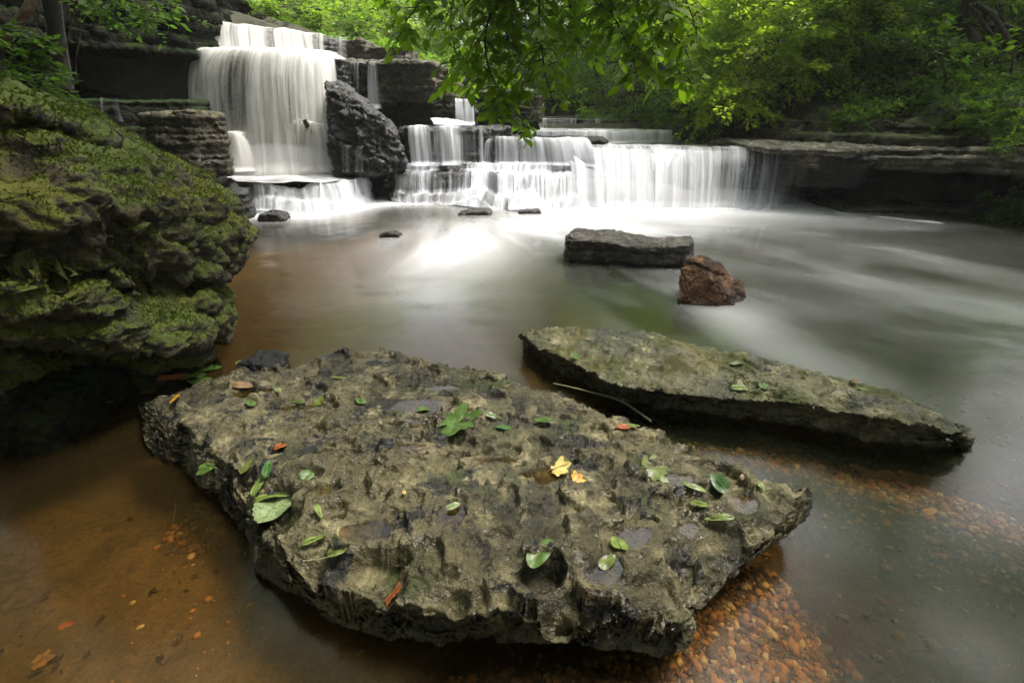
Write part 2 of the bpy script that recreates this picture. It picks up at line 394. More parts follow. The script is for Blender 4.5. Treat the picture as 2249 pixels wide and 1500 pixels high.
drift = blob(1150, 505, 1.6, .8, .62) + blob(1480, 495, 1.6, .6, .45) + blob(970, 560, .75, .9, .60) + blob(1880, 545, 2.0, .6, .22) + blob(1700, 600, 1.5, .6, .25, -.7) \
      + blob(1620, 690, .55, .35, .42, -.9) + blob(1780, 800, .55, .28, .28, -.95) + blob(2080, 650, .9, .35, .22, -.6) + blob(950, 660, .45, .45, .20)  # those left of centre: drift foam with some painted sky glow
foam = foam + blob(985, 565, .95, 1.3, .22) + blob(930, 650, .45, .6, .14) + .8*drift*(.70+.8*np.clip(st1+.1+.25*st2, -.5, 1)) + .22*np.clip(st1*1.5+.55*st2-.10, 0, 1)*sstep(.2, 1.4, X)*sstep(2.2, 3.5, Y)  # first two soft blobs paint the bright sky reflection in as foam
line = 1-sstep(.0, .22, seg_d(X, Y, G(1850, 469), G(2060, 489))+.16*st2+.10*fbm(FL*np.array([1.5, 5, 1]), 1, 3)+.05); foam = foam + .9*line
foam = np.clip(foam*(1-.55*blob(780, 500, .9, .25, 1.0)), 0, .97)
depth = -bed_h(X, Y)
murk = np.clip(1-np.exp(-(depth-.07)*2.1), 0, .93)
murk = murk*np.clip(.45+.55*sstep(.0, 1.6, X+.35*(Y-1.0)), 0, 1)
brown = np.array([.085, .057, .018]); olive = np.array([.020, .026, .010]); grey = np.array([.036, .040, .028])
wb = sstep(-.2, 1.2, X+.1*Y-.1)[:, None]; far = sstep(3.2, 6.5, Y)[:, None]*.7
body = brown*(1-wb)+olive*wb; body = body*(1-far)+grey*far
body = body*(1+.5*st1[:, None])
rip = .004*fbm(Pw*np.array([1, 1.5, 1]), 2.2, 3)*sstep(.5, 3, Y)
rip = rip + .05*np.exp(-(dmain/.5)**2)*np.abs(fbm(Pw, 3.1, 3)) + .03*np.exp(-(dleft/.35)**2)
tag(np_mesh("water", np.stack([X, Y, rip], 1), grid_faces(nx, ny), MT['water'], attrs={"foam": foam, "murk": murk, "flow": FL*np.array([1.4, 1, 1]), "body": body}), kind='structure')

# upper river: two levels above the ledge
LIPZ = .87
def upper(name, pts_front, pts_back, z, foamf, n=70, ripamp=.01, slope=0.0):
    k = len(pts_front); u = np.linspace(0, k-1, n*2); i = np.minimum(u.astype(int), k-2); f = (u-i)[:, None]
    A = np.array([p[:2] for p in pts_front]); B = np.array([p[:2] for p in pts_back])
    a = A[i]*(1-f)+A[i+1]*f; b = B[i]*(1-f)+B[i+1]*f; v = np.linspace(0, 1, n)[None, :, None]
    Q = (a[:, None]*(1-v)+b[:, None]*v).reshape(-1, 2); P = np.concatenate([Q, np.full((len(Q), 1), z)], 1)
    vv = np.tile(np.linspace(0, 1, n), n*2); uu = np.repeat(u/(k-1), n)
    fl = np.stack([P[:, 0]*1.6+P[:, 1]*.3, P[:, 1]*5, P[:, 0]*0], 1)
    s = fbm(fl, 1, 4); fo = np.clip(foamf(uu, vv)*(1+1.2*s)+.35*s, 0, .95)
    P[:, 2] += ripamp*fbm(P*np.array([1, 2, 1]), 4, 3) + slope*vv
    o = np_mesh(name, P, grid_faces(n*2, n), MT['water'], attrs={"foam": fo, "murk": P[:, 0]*0+.9, "flow": fl*2, "body": np.tile([.05, .05, .05], (len(P), 1))})
    tag(o, kind='structure')
lip = [G(x, y, LIPZ) for x, y in ((1190, 322), (1240, 322), (1300, 321), (1400, 323), (1500, 325), (1600, 328), (1700, 331), (1760, 336), (1822, 341))]
lip2 = [G(x, y, LIPZ) for x, y in ((1150, 314), (1230, 314), (1330, 312), (1430, 312), (1500, 312), (1580, 313), (1650, 316), (1730, 320), (1900, 330))]
upper("upper_water", lip, [p+np.array([0, .3, 0]) for p in lip2], LIPZ+.012, lambda u, v: .15+.55*np.exp(-((v-.0)/.22)**2)+.25*(v > .8), slope=.02)
top2 = [p*np.array([1, 1, 0])+np.array([0, .06, 1.075]) for p in lip2]
upper("upper_water", top2, [p+np.array([-.8+.0*i, 2.0, 0]) for i, p in enumerate(top2)], 1.085, lambda u, v: .45+.4*(v < .35)-.3*(u > .6))
top3 = [D(x, 266, 12.6) for x in (1150, 1230, 1330)]
upper("upper_water", top3, [p+np.array([-1.2, 6.0, 0]) for p in top3], 1.28, lambda u, v: .1+0*v)

# ================================================================== ROCKS OF THE FALLS
def R2(p): return (float(p[0]), float(p[1]))
def ledge(name, frontxy, back, z0, z1, label, mat, st=None, rg=None, voxel=.03, inset=0.0, cat='rock ledge', group=None, parent=None, jag=.06):
    f = [np.array(p[:2]) for p in frontxy]; pts = []
    for a, b in zip(f[:-1], f[1:]):
        n = max(1, int(np.linalg.norm(b-a)/.28))
        for k in range(n): pts.append(a+(b-a)*k/n + RNG.normal(0, jag, 2)*(1 if (k or len(pts)) else 0))
    pts.append(f[-1]); bk = [np.array(back[0]), np.array(back[1])] if isinstance(back, (list, tuple)) else [f[0]+(0, back), f[-1]+(0, back)]
    poly = pts+[bk[1], bk[0]]; n = len(pts)
    c = np.mean(pts, 0); 
    top = [(p[0], p[1], z1) for p in poly]
    bot = [(p[0], p[1]+(inset if i < n else 0), z0) for i, p in enumerate(poly)]
    o = rock(name, [prism(top, bot)], voxel, mat, label, cat, st or dict(thick=.10, amp=.07, groove=.05, warp=.06), rg or dict(big=.05, bs=1.6, small=.018, ss=8, chip=.03, cs=5), group=group, parent=parent)
    return o[0]

# the wide ledge the right falls pour over, and the low rise behind it
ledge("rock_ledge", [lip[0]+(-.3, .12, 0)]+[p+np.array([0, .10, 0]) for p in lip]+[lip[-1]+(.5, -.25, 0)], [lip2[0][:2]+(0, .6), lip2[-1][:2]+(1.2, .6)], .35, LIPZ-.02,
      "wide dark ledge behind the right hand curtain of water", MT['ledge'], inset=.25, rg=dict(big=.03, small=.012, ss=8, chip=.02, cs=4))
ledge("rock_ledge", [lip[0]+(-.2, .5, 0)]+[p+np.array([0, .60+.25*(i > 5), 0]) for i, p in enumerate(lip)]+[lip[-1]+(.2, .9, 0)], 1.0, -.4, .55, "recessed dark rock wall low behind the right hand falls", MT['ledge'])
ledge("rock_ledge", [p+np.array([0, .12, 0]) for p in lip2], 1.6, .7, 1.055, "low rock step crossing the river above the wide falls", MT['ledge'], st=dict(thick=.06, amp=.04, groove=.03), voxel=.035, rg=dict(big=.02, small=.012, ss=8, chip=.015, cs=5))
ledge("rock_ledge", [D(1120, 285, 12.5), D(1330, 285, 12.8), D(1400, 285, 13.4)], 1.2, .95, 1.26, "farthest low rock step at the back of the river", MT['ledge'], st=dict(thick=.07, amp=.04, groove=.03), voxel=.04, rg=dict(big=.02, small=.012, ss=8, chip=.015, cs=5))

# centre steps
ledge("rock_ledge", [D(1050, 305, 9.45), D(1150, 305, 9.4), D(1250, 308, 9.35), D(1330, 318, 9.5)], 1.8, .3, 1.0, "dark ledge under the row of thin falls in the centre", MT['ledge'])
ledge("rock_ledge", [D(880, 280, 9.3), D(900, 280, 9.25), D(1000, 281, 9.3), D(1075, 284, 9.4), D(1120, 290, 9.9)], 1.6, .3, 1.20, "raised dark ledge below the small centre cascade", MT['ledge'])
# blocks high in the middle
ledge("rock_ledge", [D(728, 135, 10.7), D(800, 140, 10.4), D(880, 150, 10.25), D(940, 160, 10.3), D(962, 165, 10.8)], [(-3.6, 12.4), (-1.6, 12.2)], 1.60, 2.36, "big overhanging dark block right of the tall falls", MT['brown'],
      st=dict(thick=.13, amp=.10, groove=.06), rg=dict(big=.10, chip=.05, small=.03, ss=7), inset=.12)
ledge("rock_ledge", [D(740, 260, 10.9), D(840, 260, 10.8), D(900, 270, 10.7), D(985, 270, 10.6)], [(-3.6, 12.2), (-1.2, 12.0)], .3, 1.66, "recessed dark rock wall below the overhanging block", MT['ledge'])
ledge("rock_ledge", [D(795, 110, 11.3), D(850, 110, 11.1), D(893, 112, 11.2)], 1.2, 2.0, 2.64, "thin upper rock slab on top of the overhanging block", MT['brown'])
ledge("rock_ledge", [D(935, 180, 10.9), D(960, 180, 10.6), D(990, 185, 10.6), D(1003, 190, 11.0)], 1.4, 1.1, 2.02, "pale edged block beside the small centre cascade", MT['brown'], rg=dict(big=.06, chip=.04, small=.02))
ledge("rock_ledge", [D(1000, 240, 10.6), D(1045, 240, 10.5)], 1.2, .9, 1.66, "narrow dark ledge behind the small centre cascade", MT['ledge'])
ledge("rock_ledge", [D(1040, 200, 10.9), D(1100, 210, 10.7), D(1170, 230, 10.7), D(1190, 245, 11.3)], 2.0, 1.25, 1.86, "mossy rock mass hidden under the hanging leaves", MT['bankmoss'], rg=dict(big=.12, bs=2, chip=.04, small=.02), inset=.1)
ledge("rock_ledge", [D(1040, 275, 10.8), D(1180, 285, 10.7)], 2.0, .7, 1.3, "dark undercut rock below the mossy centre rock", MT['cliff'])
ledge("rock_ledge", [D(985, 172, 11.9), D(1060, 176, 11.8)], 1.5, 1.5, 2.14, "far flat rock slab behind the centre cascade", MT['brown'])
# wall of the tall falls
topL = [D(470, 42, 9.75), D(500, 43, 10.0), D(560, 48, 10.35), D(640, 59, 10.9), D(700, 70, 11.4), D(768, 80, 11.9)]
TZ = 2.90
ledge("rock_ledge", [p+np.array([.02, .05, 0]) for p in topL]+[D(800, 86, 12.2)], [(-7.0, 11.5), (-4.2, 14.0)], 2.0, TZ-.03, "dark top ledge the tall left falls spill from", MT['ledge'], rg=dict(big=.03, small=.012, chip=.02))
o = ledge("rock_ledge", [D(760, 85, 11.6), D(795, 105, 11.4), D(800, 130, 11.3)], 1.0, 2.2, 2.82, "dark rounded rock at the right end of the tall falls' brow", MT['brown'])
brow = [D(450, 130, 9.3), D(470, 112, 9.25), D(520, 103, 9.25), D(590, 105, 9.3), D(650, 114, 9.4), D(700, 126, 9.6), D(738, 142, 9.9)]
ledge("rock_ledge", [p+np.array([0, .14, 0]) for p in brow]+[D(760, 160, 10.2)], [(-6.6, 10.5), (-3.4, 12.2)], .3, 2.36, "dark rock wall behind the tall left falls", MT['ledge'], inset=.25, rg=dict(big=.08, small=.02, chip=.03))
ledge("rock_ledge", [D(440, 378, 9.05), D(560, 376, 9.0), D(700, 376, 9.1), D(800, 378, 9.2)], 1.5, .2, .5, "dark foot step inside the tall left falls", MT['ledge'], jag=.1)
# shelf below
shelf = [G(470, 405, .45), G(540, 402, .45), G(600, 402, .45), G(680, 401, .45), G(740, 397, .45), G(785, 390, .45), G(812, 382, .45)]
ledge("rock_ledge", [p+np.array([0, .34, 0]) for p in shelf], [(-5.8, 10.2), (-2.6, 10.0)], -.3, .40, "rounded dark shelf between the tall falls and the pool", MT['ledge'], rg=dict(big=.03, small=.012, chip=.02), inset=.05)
ledge("rock_ledge", [D(430, 420, 7.0), D(490, 420, 7.05), D(535, 425, 7.15), D(545, 425, 7.5)], 1.6, -.3, .40, "dark wet rock under the layered block", MT['ledge'], rg=dict(big=.07, small=.02, chip=.03))

# slanted wet boulder
rock("boulder", [hull([D(722, 180, 8.9), D(745, 176, 8.9), D(770, 205, 8.6), D(830, 250, 8.5), D(870, 300, 8.5), D(888, 345, 8.55), D(885, 380, 8.7), D(735, 385, 8.5), D(725, 300, 8.5), D(722, 200, 8.7),
      D(745, 190, 9.8), D(850, 265, 9.8), D(888, 380, 9.6), D(740, 385, 9.8), D(780, 385, 8.35), D(850, 385, 8.35), D(790, 300, 8.3)])], .025, MT['ledge'],
     "slanted dark wet boulder leaning between the tall falls and the centre ledges", 'boulder', st=dict(thick=.2, amp=.06, groove=.05, tilt=(.5, 0)), rg=dict(big=.07, bs=2.2, small=.035, ss=9, chip=.05, cs=6))
# stick caught in falls
def tube(pts, rad, ns=6):
    pts = np.array(pts, float); n = len(pts); t = np.gradient(pts, axis=0); t /= np.linalg.norm(t, axis=1)[:, None]+1e-9
    up = np.where(np.abs(t[:, 2:3]) > .9, [[1., 0, 0]], [[0, 0, 1.]]); a = np.cross(t, up); a /= np.linalg.norm(a, axis=1)[:, None]+1e-9; b = np.cross(t, a)
    th = np.linspace(0, 2*math.pi, ns, endpoint=False); rad = np.broadcast_to(rad, n)
    V = pts[:, None] + rad[:, None, None]*(np.cos(th)[None, :, None]*a[:, None]+np.sin(th)[None, :, None]*b[:, None])
    i = np.arange(n-1)[:, None]; j = np.arange(ns)[None]; F = np.stack([i*ns+j, i*ns+(j+1) % ns, (i+1)*ns+(j+1) % ns, (i+1)*ns+j], -1).reshape(-1, 4)
    return V.reshape(-1, 3), F
def tubes(name, lst, mat, parent=None, ns=6):
    Vs, Fs, k = [], [], 0
    for p, r in lst: v, f = tube(p, r, ns); Vs.append(v); Fs.append(f+k); k += len(v)
    return np_mesh(name, np.concatenate(Vs), np.concatenate(Fs), mat, parent)
a, b = D(669, 266, 8.72), D(682, 292, 8.85)
tag(tubes("stick", [([a, a*.6+b*.4+(.01, 0, 0), b, b+(.02, .4, -.15)], [.045, .05, .045, .03])], MT['bark']), "short broken log stub poking out of the tall falls", "log")

# layered block and left cliff
rock("rock", [prism([D(318, 250, 7.0), D(345, 246, 6.9), D(420, 244, 6.95), D(482, 250, 7.2), D(478, 246, 8.2), D(330, 244, 8.2)],
                    [D(330, 395, 6.7), D(360, 395, 6.7), D(440, 395, 6.75), D(503, 385, 7.0), D(505, 385, 8.1), D(330, 385, 8.1)])], .022, MT['brown'],
     "squarish layered brown rock stack left of the tall falls", st=dict(thick=.085, amp=.085, groove=.06, warp=.04, tilt=(.04, 0)), rg=dict(big=.03, small=.02, ss=12, chip=.03, cs=8))
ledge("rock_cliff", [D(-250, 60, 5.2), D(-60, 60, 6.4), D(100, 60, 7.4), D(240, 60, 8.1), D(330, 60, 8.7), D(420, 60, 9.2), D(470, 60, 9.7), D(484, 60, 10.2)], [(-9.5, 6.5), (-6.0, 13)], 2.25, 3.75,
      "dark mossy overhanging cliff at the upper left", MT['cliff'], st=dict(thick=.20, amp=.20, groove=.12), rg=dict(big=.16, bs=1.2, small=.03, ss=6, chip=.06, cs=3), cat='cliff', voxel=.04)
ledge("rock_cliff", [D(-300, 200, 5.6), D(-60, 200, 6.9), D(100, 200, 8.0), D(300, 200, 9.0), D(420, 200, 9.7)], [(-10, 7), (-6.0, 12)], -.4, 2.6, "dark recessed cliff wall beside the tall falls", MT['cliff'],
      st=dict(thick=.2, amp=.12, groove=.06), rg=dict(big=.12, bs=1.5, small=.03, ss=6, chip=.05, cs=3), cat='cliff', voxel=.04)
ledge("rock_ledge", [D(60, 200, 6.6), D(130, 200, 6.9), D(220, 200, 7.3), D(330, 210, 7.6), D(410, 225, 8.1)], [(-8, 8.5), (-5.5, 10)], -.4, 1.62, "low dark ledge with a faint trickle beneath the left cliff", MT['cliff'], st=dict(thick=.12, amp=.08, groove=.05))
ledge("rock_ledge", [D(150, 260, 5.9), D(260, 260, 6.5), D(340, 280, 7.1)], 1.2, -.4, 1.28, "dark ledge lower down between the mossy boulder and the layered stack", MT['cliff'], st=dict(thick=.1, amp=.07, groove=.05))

# small rocks in the pool
def small(name, pxs, Y, depth, mat, label, voxel=.02, base=-.15, st=None, rg=None, cat='rock', inset=.0):
    f = [D(x, y, Y) for x, y in pxs]; bk = [p*np.array([1, 1, .92])+np.array([0, depth, 0]) for p in f]
    low = [np.array([p[0], p[1], base]) for p in f+bk]
    return rock(name, [hull(f+bk+low)], voxel, mat, label, cat, st, rg or dict(big=.03, bs=3, small=.02, ss=9, chip=.03, cs=7))
small("rock", [(558, 478), (568, 471), (590, 469), (612, 472), (624, 480)], 6.9, .25, MT['ledge'], "small dark rock at the foot of the left cascade")
small("rock", [(832, 516), (850, 511), (866, 513), (876, 517)], 5.95, .16, MT['ledge'], "tiny dark rock alone in the open pool", rg=dict(big=.02, bs=3, small=.01, ss=9, chip=.015, cs=7), voxel=.012)
small("rock", [(1008, 470), (1030, 464), (1070, 463), (1080, 469)], 7.35, .25, MT['ledge'], "flat dark rock just breaking the foam in the centre", rg=dict(big=.02, small=.01, chip=.02))
small("rock", [(1140, 466), (1160, 462), (1185, 464), (1190, 468)], 7.45, .22, MT['ledge'], "thin flat rock lip in foam right of centre", rg=dict(big=.02, small=.01, chip=.02))

# long block and rusty boulder
rock("rock", [prism([D(1248, 522, 4.85), D(1262, 525, 4.8), D(1330, 530, 4.78), D(1400, 543, 4.72), D(1450, 540, 4.68), D(1510, 537, 4.66), D(1523, 530, 4.75), D(1516, 517, 5.1), D(1470, 521, 5.15), D(1420, 519, 5.2), D(1340, 504, 5.3), D(1268, 502, 5.3), D(1249, 508, 5.1)],
                    [(*G(1246, 572)[:2], -.2), (*G(1262, 576)[:2], -.2), (*G(1330, 580)[:2], -.2), (*G(1400, 586)[:2], -.2), (*G(1450, 588)[:2], -.2), (*G(1512, 586)[:2], -.2), (*G(1526, 578)[:2], -.2), (*G(1524, 560)[:2], -.2), (*G(1480, 555)[:2], -.2), (*G(1420, 550)[:2], -.2), (*G(1340, 545)[:2], -.2), (*G(1266, 545)[:2], -.2), (*G(1246, 555)[:2], -.2)])],
     .012, MT['block'], "long flat topped grey brown block standing in the pool", st=dict(thick=.13, amp=.03, groove=.05, warp=.03), rg=dict(big=.02, bs=3, small=.012, ss=11, chip=.022, cs=6))
rock("boulder", [hull([(*G(1486, 662)[:2], -.1), (*G(1560, 675)[:2], -.1), (*G(1640, 672)[:2], -.1), (*G(1640, 640)[:2], -.1), (*G(1500, 640)[:2], -.1),
      D(1490, 620, 3.75), D(1495, 590, 3.8), D(1520, 570, 3.85), D(1545, 566, 3.85), D(1585, 578, 3.9), D(1598, 605, 3.85), D(1625, 622, 3.85), D(1560, 610, 3.65), D(1545, 580, 4.1), D(1590, 600, 4.1), D(1500, 600, 4.05), D(1488, 655, 3.65), D(1635, 662, 3.75)])],
     .008, MT['rust'], "rusty orange brown boulder in front of the long block", 'boulder', rg=dict(big=.03, bs=3.5, small=.010, ss=14, chip=.035, cs=5))

# right bank
def bank(name, px, z0, z1, label, mat, back=3.0, st=None, rg=None, inset=0.0, voxel=.032):
    f = [G(x, y, z1) if abs(z1-CH) > .12 else D(x, y, 8.5) for x, y in px]
    return ledge(name, f, back, z0, z1, label, mat, st or dict(thick=.09, amp=.09, groove=.05, warp=.05), rg or dict(big=.06, bs=1.4, small=.02, ss=8, chip=.035, cs=4), voxel=voxel, inset=inset)
bank("rock_ledge", [(1715, 331), (1790, 338), (1900, 341), (2020, 343), (2150, 345), (2260, 350), (2480, 365)], .66, .88, "broad pale overhanging shelf of the right bank above the dark hollow", MT['bank'], inset=.12)
bank("rock_ledge", [(1690, 322), (1760, 324), (1850, 326), (1980, 325), (2110, 328), (2249, 333), (2480, 340)], .85, .97, "thin pale bedding layer on the right bank shelf", MT['bank'])
ledge("rock_ledge", [D(1720, 300, 9.1), D(1800, 300, 8.6), D(1900, 300, 8.2), D(2050, 300, 7.8), D(2249, 300, 7.4), D(2480, 300, 6.9)], 3, .9, 1.13, "grey middle layer of the right bank rock", MT['bankmoss'])
ledge("rock_ledge", [D(1735, 285, 9.4), D(1830, 280, 8.9), D(1950, 280, 8.5), D(2080, 280, 8.2), D(2249, 280, 7.8), D(2480, 280, 7.2)], 3, 1.08, 1.32, "thick weathered upper layer of the right bank rock", MT['bank'], rg=dict(big=.09, bs=1.2, small=.025, ss=7, chip=.05, cs=4))
ledge("rock_ledge", [D(1480, 290, 10.7), D(1600, 290, 10.4), D(1720, 292, 9.9), D(1800, 292, 9.4)], 1.8, .7, 1.16, "dark damp ledge at the right edge of the upper river", MT['ledge'])
ledge("rock_ledge", [D(1602, 260, 10.4), D(1650, 260, 10.2), D(1720, 260, 10.0), D(1790, 260, 9.8)], 1.5, 1.1, 1.45, "mossy layered rock above the upper river's right edge", MT['bankmoss'], st=dict(thick=.07, amp=.06, groove=.03), rg=dict(big=.07, small=.02, chip=.03))
rock("boulder", [hull([D(1768, 270, 9.2), D(1800, 240, 9.3), D(1850, 232, 9.3), D(1900, 228, 9.3), D(1945, 240, 9.2), D(1950, 270, 9.1), D(1860, 282, 9.0), D(1790, 230, 10.3), D(1930, 225, 10.3), D(1850, 222, 10), D(1770, 280, 10.2), D(1950, 280, 10.2)])], .03, MT['bankmoss'],
     "domed mossy rock on top of the right bank", 'boulder', st=dict(thick=.09, amp=.08, groove=.03), rg=dict(big=.05, small=.02, chip=.03))
rock("boulder", [hull([D(1960, 285, 8.3), D(2060, 215, 8.5), D(2120, 205, 8.5), D(2200, 212, 8.4), D(2300, 230, 8.2), D(2300, 285, 8.0), D(2060, 225, 9.5), D(2280, 215, 9.5), D(2100, 285, 8.0), D(1960, 280, 9.3), D(2300, 280, 9.3)])], .03, MT['bankmoss'],
     "large moss covered mound at the right bank's far right", 'boulder', rg=dict(big=.10, small=.02, chip=.02))
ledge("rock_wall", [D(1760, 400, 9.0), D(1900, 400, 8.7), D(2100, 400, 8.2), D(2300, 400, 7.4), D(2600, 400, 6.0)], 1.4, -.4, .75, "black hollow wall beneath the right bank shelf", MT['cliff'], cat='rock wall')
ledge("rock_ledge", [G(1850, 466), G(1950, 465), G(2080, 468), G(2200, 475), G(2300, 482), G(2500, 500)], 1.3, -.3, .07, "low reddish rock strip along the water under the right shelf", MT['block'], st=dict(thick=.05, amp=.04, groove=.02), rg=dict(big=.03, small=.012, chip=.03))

# ================================================================== FOREGROUND ROCKS
def slabtop(x, y): return .33-.13*(y-1.0)
def world_ring(px, f): return [GP(x, y, f) for x, y in px]
Tpx = [(345,868),(420,930),(480,975),(560,1040),(600,1100),(620,1170),(690,1212),(800,1242),(930,1262),(1060,1275),(1200,1285),(1330,1290),(1440,1300),(1505,1305),(1512,1288),(1500,1270),(1570,1228),(1650,1150),(1740,1085),(1768,1066),
       (1690,1028),(1590,998),(1500,962),(1430,930),(1330,885),(1230,843),(1160,830),(1060,802),(960,785),(880,764),(770,757),(690,770),(640,792),(520,803),(440,815),(365,850)]
Spx = [(300,892,.05),(330,975,.03),(400,1022,.03),(470,1090,.02),(530,1160,.02),(560,1240,.02),(640,1300,.02),(730,1360,.02),(850,1412,.02),(960,1427,.02),(1200,1403,.03),(1350,1416,.03),(1495,1430,.03),(1532,1388,.04),(1520,1325,.06),(1510,1300,.08),(1598,1262,.10),(1682,1198,.12),(1762,1135,.16),(1780,1080,.19)]
T = world_ring(Tpx, slabtop)
cen = np.mean(T, 0)
S = [G(x, y, z) for x, y, z in Spx]
for k in range(len(Spx), len(T)):
    p = T[k].copy(); dv = p-cen; dv[2] = 0; dv /= np.linalg.norm(dv); S.append(np.array([p[0]+dv[0]*.02, p[1]+dv[1]*.02, max(p[2]-.10, .0)]))
B = []
for p in S:
    dv = p-cen; dv[2] = 0; dv /= np.linalg.norm(dv); B.append(np.array([p[0]-dv[0]*.16, p[1]-dv[1]*.16, -.16]))
# hollows that hold rain water: px, py, half width, half depth, turn, depth
BAS = [(800,1135,.100,.045,0,.035),(810,1195,.120,.040,.1,.022),(1390,1160,.078,.045,.1,.040),(1330,1235,.066,.052,.2,.045),(1640,1080,.060,.050,.5,.018),(1480,1032,.075,.035,-.1,.018),(1190,1035,.10,.045,0,.018),(1040,1055,.030,.025,0,.022),
       (745,975,.11,.030,0,.024),(690,925,.05,.022,0,.02),(900,1090,.05,.04,0,.03),(985,1130,.05,.05,.4,.04),(1190,1230,.065,.05,.2,.05),(1430,1335,.062,.042,.1,.05),(1080,990,.10,.02,0,.012),(970,835,.10,.040,0,.010),(925,875,.17,.065,0,.012),(880,905,.11,.025,0,.009),
       (880,965,.10,.02,.1,.012),(560,850,.13,.05,0,.02),(800,775,.22,.045,0,.014),(640,870,.10,.03,0,.012),(800,905,.10,.025,0,.01),(700,1060,.07,.03,.3,.03),(1230,1305,.05,.035,0,.04),(600,1060,.05,.04,.3,.035),(1520,1130,.05,.03,0,.02),(1270,880,.10,.03,-.3,.010),(1100,860,.12,.03,-.2,.008),(1000,905,.10,.02,0,.008)]
BW = []
for px, py, a, b, rot, dp in BAS:
    p = GP(px, py, slabtop); BW.append((p[0], p[1], a, b, rot, dp))
LVL = {}
def slabpost(V, F, BW=BW, pitA=.050, top=slabtop, seed=0, poly=None, dome=1.0, terr=1.0):
    N = normals(V, F); x, y = V[:, 0].copy(), V[:, 1].copy(); hf = np.clip((V[:, 2]+.03)/(top(x, y)+.03), 0, 1.1); up = np.maximum(sstep(.3, .8, N[:, 2])*sstep(.15, .5, hf), sstep(.62, .92, hf))
    Q = np.stack([x, y, x*0], 1)
    wx = x+.025*fbm(Q, 12, 3, seed=1); wy = y+.025*fbm(Q, 12, 3, seed=2)
    near = 1-sstep(1.0, 2.3, y)
    zone = sstep(-.12, .22, fbm(Q, 1.9, 3, seed=33))                     # pitted patches between smoother worn ones
    if poly is not None:
        from_in = None
        de = np.full(len(x), 9.); 
        for a_, b_ in zip(poly, np.roll(poly, -1, 0)): de = np.minimum(de, seg_d(x, y, a_, b_))
        wd_ = .15+.07*fbm(Q, 4, 2, seed=41); V[:, 2] -= np.clip(hf, 0, 1)**1.5*dome*(.030+.070*near*sstep(.0, .6, 1.6-y)*sstep(1.1, .6, x))*(np.clip(1-de/wd_, 0, 1)**2)*(1+.7*fbm(Q, 6, 2, seed=42))
    # broad scalloped terraces
    lo = .085*fbm(Q, 2.4, 3, seed=15)*(.35+.65*near); f0, i0 = worley2(wx, wy, 7.5, 21); lo = lo-.045*np.clip(1-(f0/.6)**2, 0, 1)**.5*(.3+.7*near)
    st0 = .040; k0 = np.floor(lo/st0); r0 = lo/st0-k0; V[:, 2] += up*((k0+sstep(.78, .98, r0))*st0)*.95*terr
    # scalloped pits with sharp rims
    for sc_, amp, dens, sd_ in ((5.5, .95, .40, 3), (11, .42, .34, 4), (26, .20, .36, 9), (52, .09, .4, 12)):
        f, idv = worley2(wx, wy*1.25, sc_, sd_)
        bowl = np.clip(1-(f/(.30+.32*idv/dens))**2, 0, 1)**.38*(idv < dens)*(.35+.65*(idv/dens))*(.18+.95*zone)
        V[:, 2] -= up*pitA*amp*bowl*(.35+.65*near + .4*np.clip(fbm(Q, 2.5, 2, seed=5), 0, 1))
    V[:, 2] += up*.012*fbm(Q, 3.2, 3, seed=8) + up*.008*fbm(Q*np.array([1, 2.2, 1]), 15, 4, .6, True, seed=9)
    # flaky terraces
    tz = V[:, 2]+.35*slabtop(x, y)*0 + .02*fbm(Q, 5, 3, seed=6); st = .016; k = np.floor(tz/st); fr = tz/st-k
    V[:, 2] += up*((k+sstep(.25, .75, fr))*st-tz)*.6
    for kk, (cx, cyy, a, b, rot, dp) in enumerate(BW):
        cr, sr = math.cos(rot), math.sin(rot); ex, ey = wx-cx, wy-cyy
        d = np.sqrt(((ex*cr+ey*sr)/a)**2+((-ex*sr+ey*cr)/b)**2); m = up*(d < 2)
        ring = (d > .8)&(d < 1.5)&(up > .3)&(V[:, 2] > .03); lvl = np.percentile(V[ring, 2], 62)-.003 if ring.any() else top(cx, cyy)-.03; LVL[kk] = lvl
        V[:, 2] = np.where((d < 1.45) & (d >= 1) & (up > .3), np.maximum(V[:, 2], lvl+.005-.004*(d-1)), V[:, 2])
        inside = (d < 1) & (up > .1); zin = lvl+.005-(dp+.006)*np.clip(1-d**3.0, 0, 1)**.6
        V[:, 2] = np.where(inside, np.minimum(np.maximum(V[:, 2], zin-.004), zin+.008*(1-d)), V[:, 2])
    return V
def sidepits(V, F, g=1.0):
    N = normals(V, F); s_ = 1-sstep(.35, .8, N[:, 2]); W_ = V+.03*np.stack([fbm(V, 9, 2, seed=k) for k in range(3)], 1)
    for c_, a_ in ((6, .030*g), (14, .010*g), (30, .005*g)):
        f, _, idv = worley(W_*np.array([1, 1, 1.8]), c_, 5); V = V-N*np.array([1, 1, .4])*(s_*a_*1.2*np.clip(1-(f/.6)**2, 0, 1)**.5*(idv < .6))[:, None]
    return V
slab, SV, SF = rock("rock_slab", [prism(T, B, S)], .0065, MT['slab'], "large pitted flat rock slab with puddles and fallen leaves, nearest the camera", 'rock slab', smooth=14,
    st=dict(thick=.10, amp=.016, groove=.006, warp=.05, tilt=(0, .13)), rg=dict(big=.030, bs=3.5, small=.006, ss=24, chip=.006, cs=9), post=lambda V, F: slabpost(sidepits(V, F), F, poly=np.array(T)[:, :2]))
SN = normals(SV, SF)
from mathutils.bvhtree import BVHTree
def bvh(V, F): return BVHTree.FromPolygons([tuple(v) for v in V.tolist()], [tuple(f) for f in F.tolist()])
SG = bvh(SV, SF)

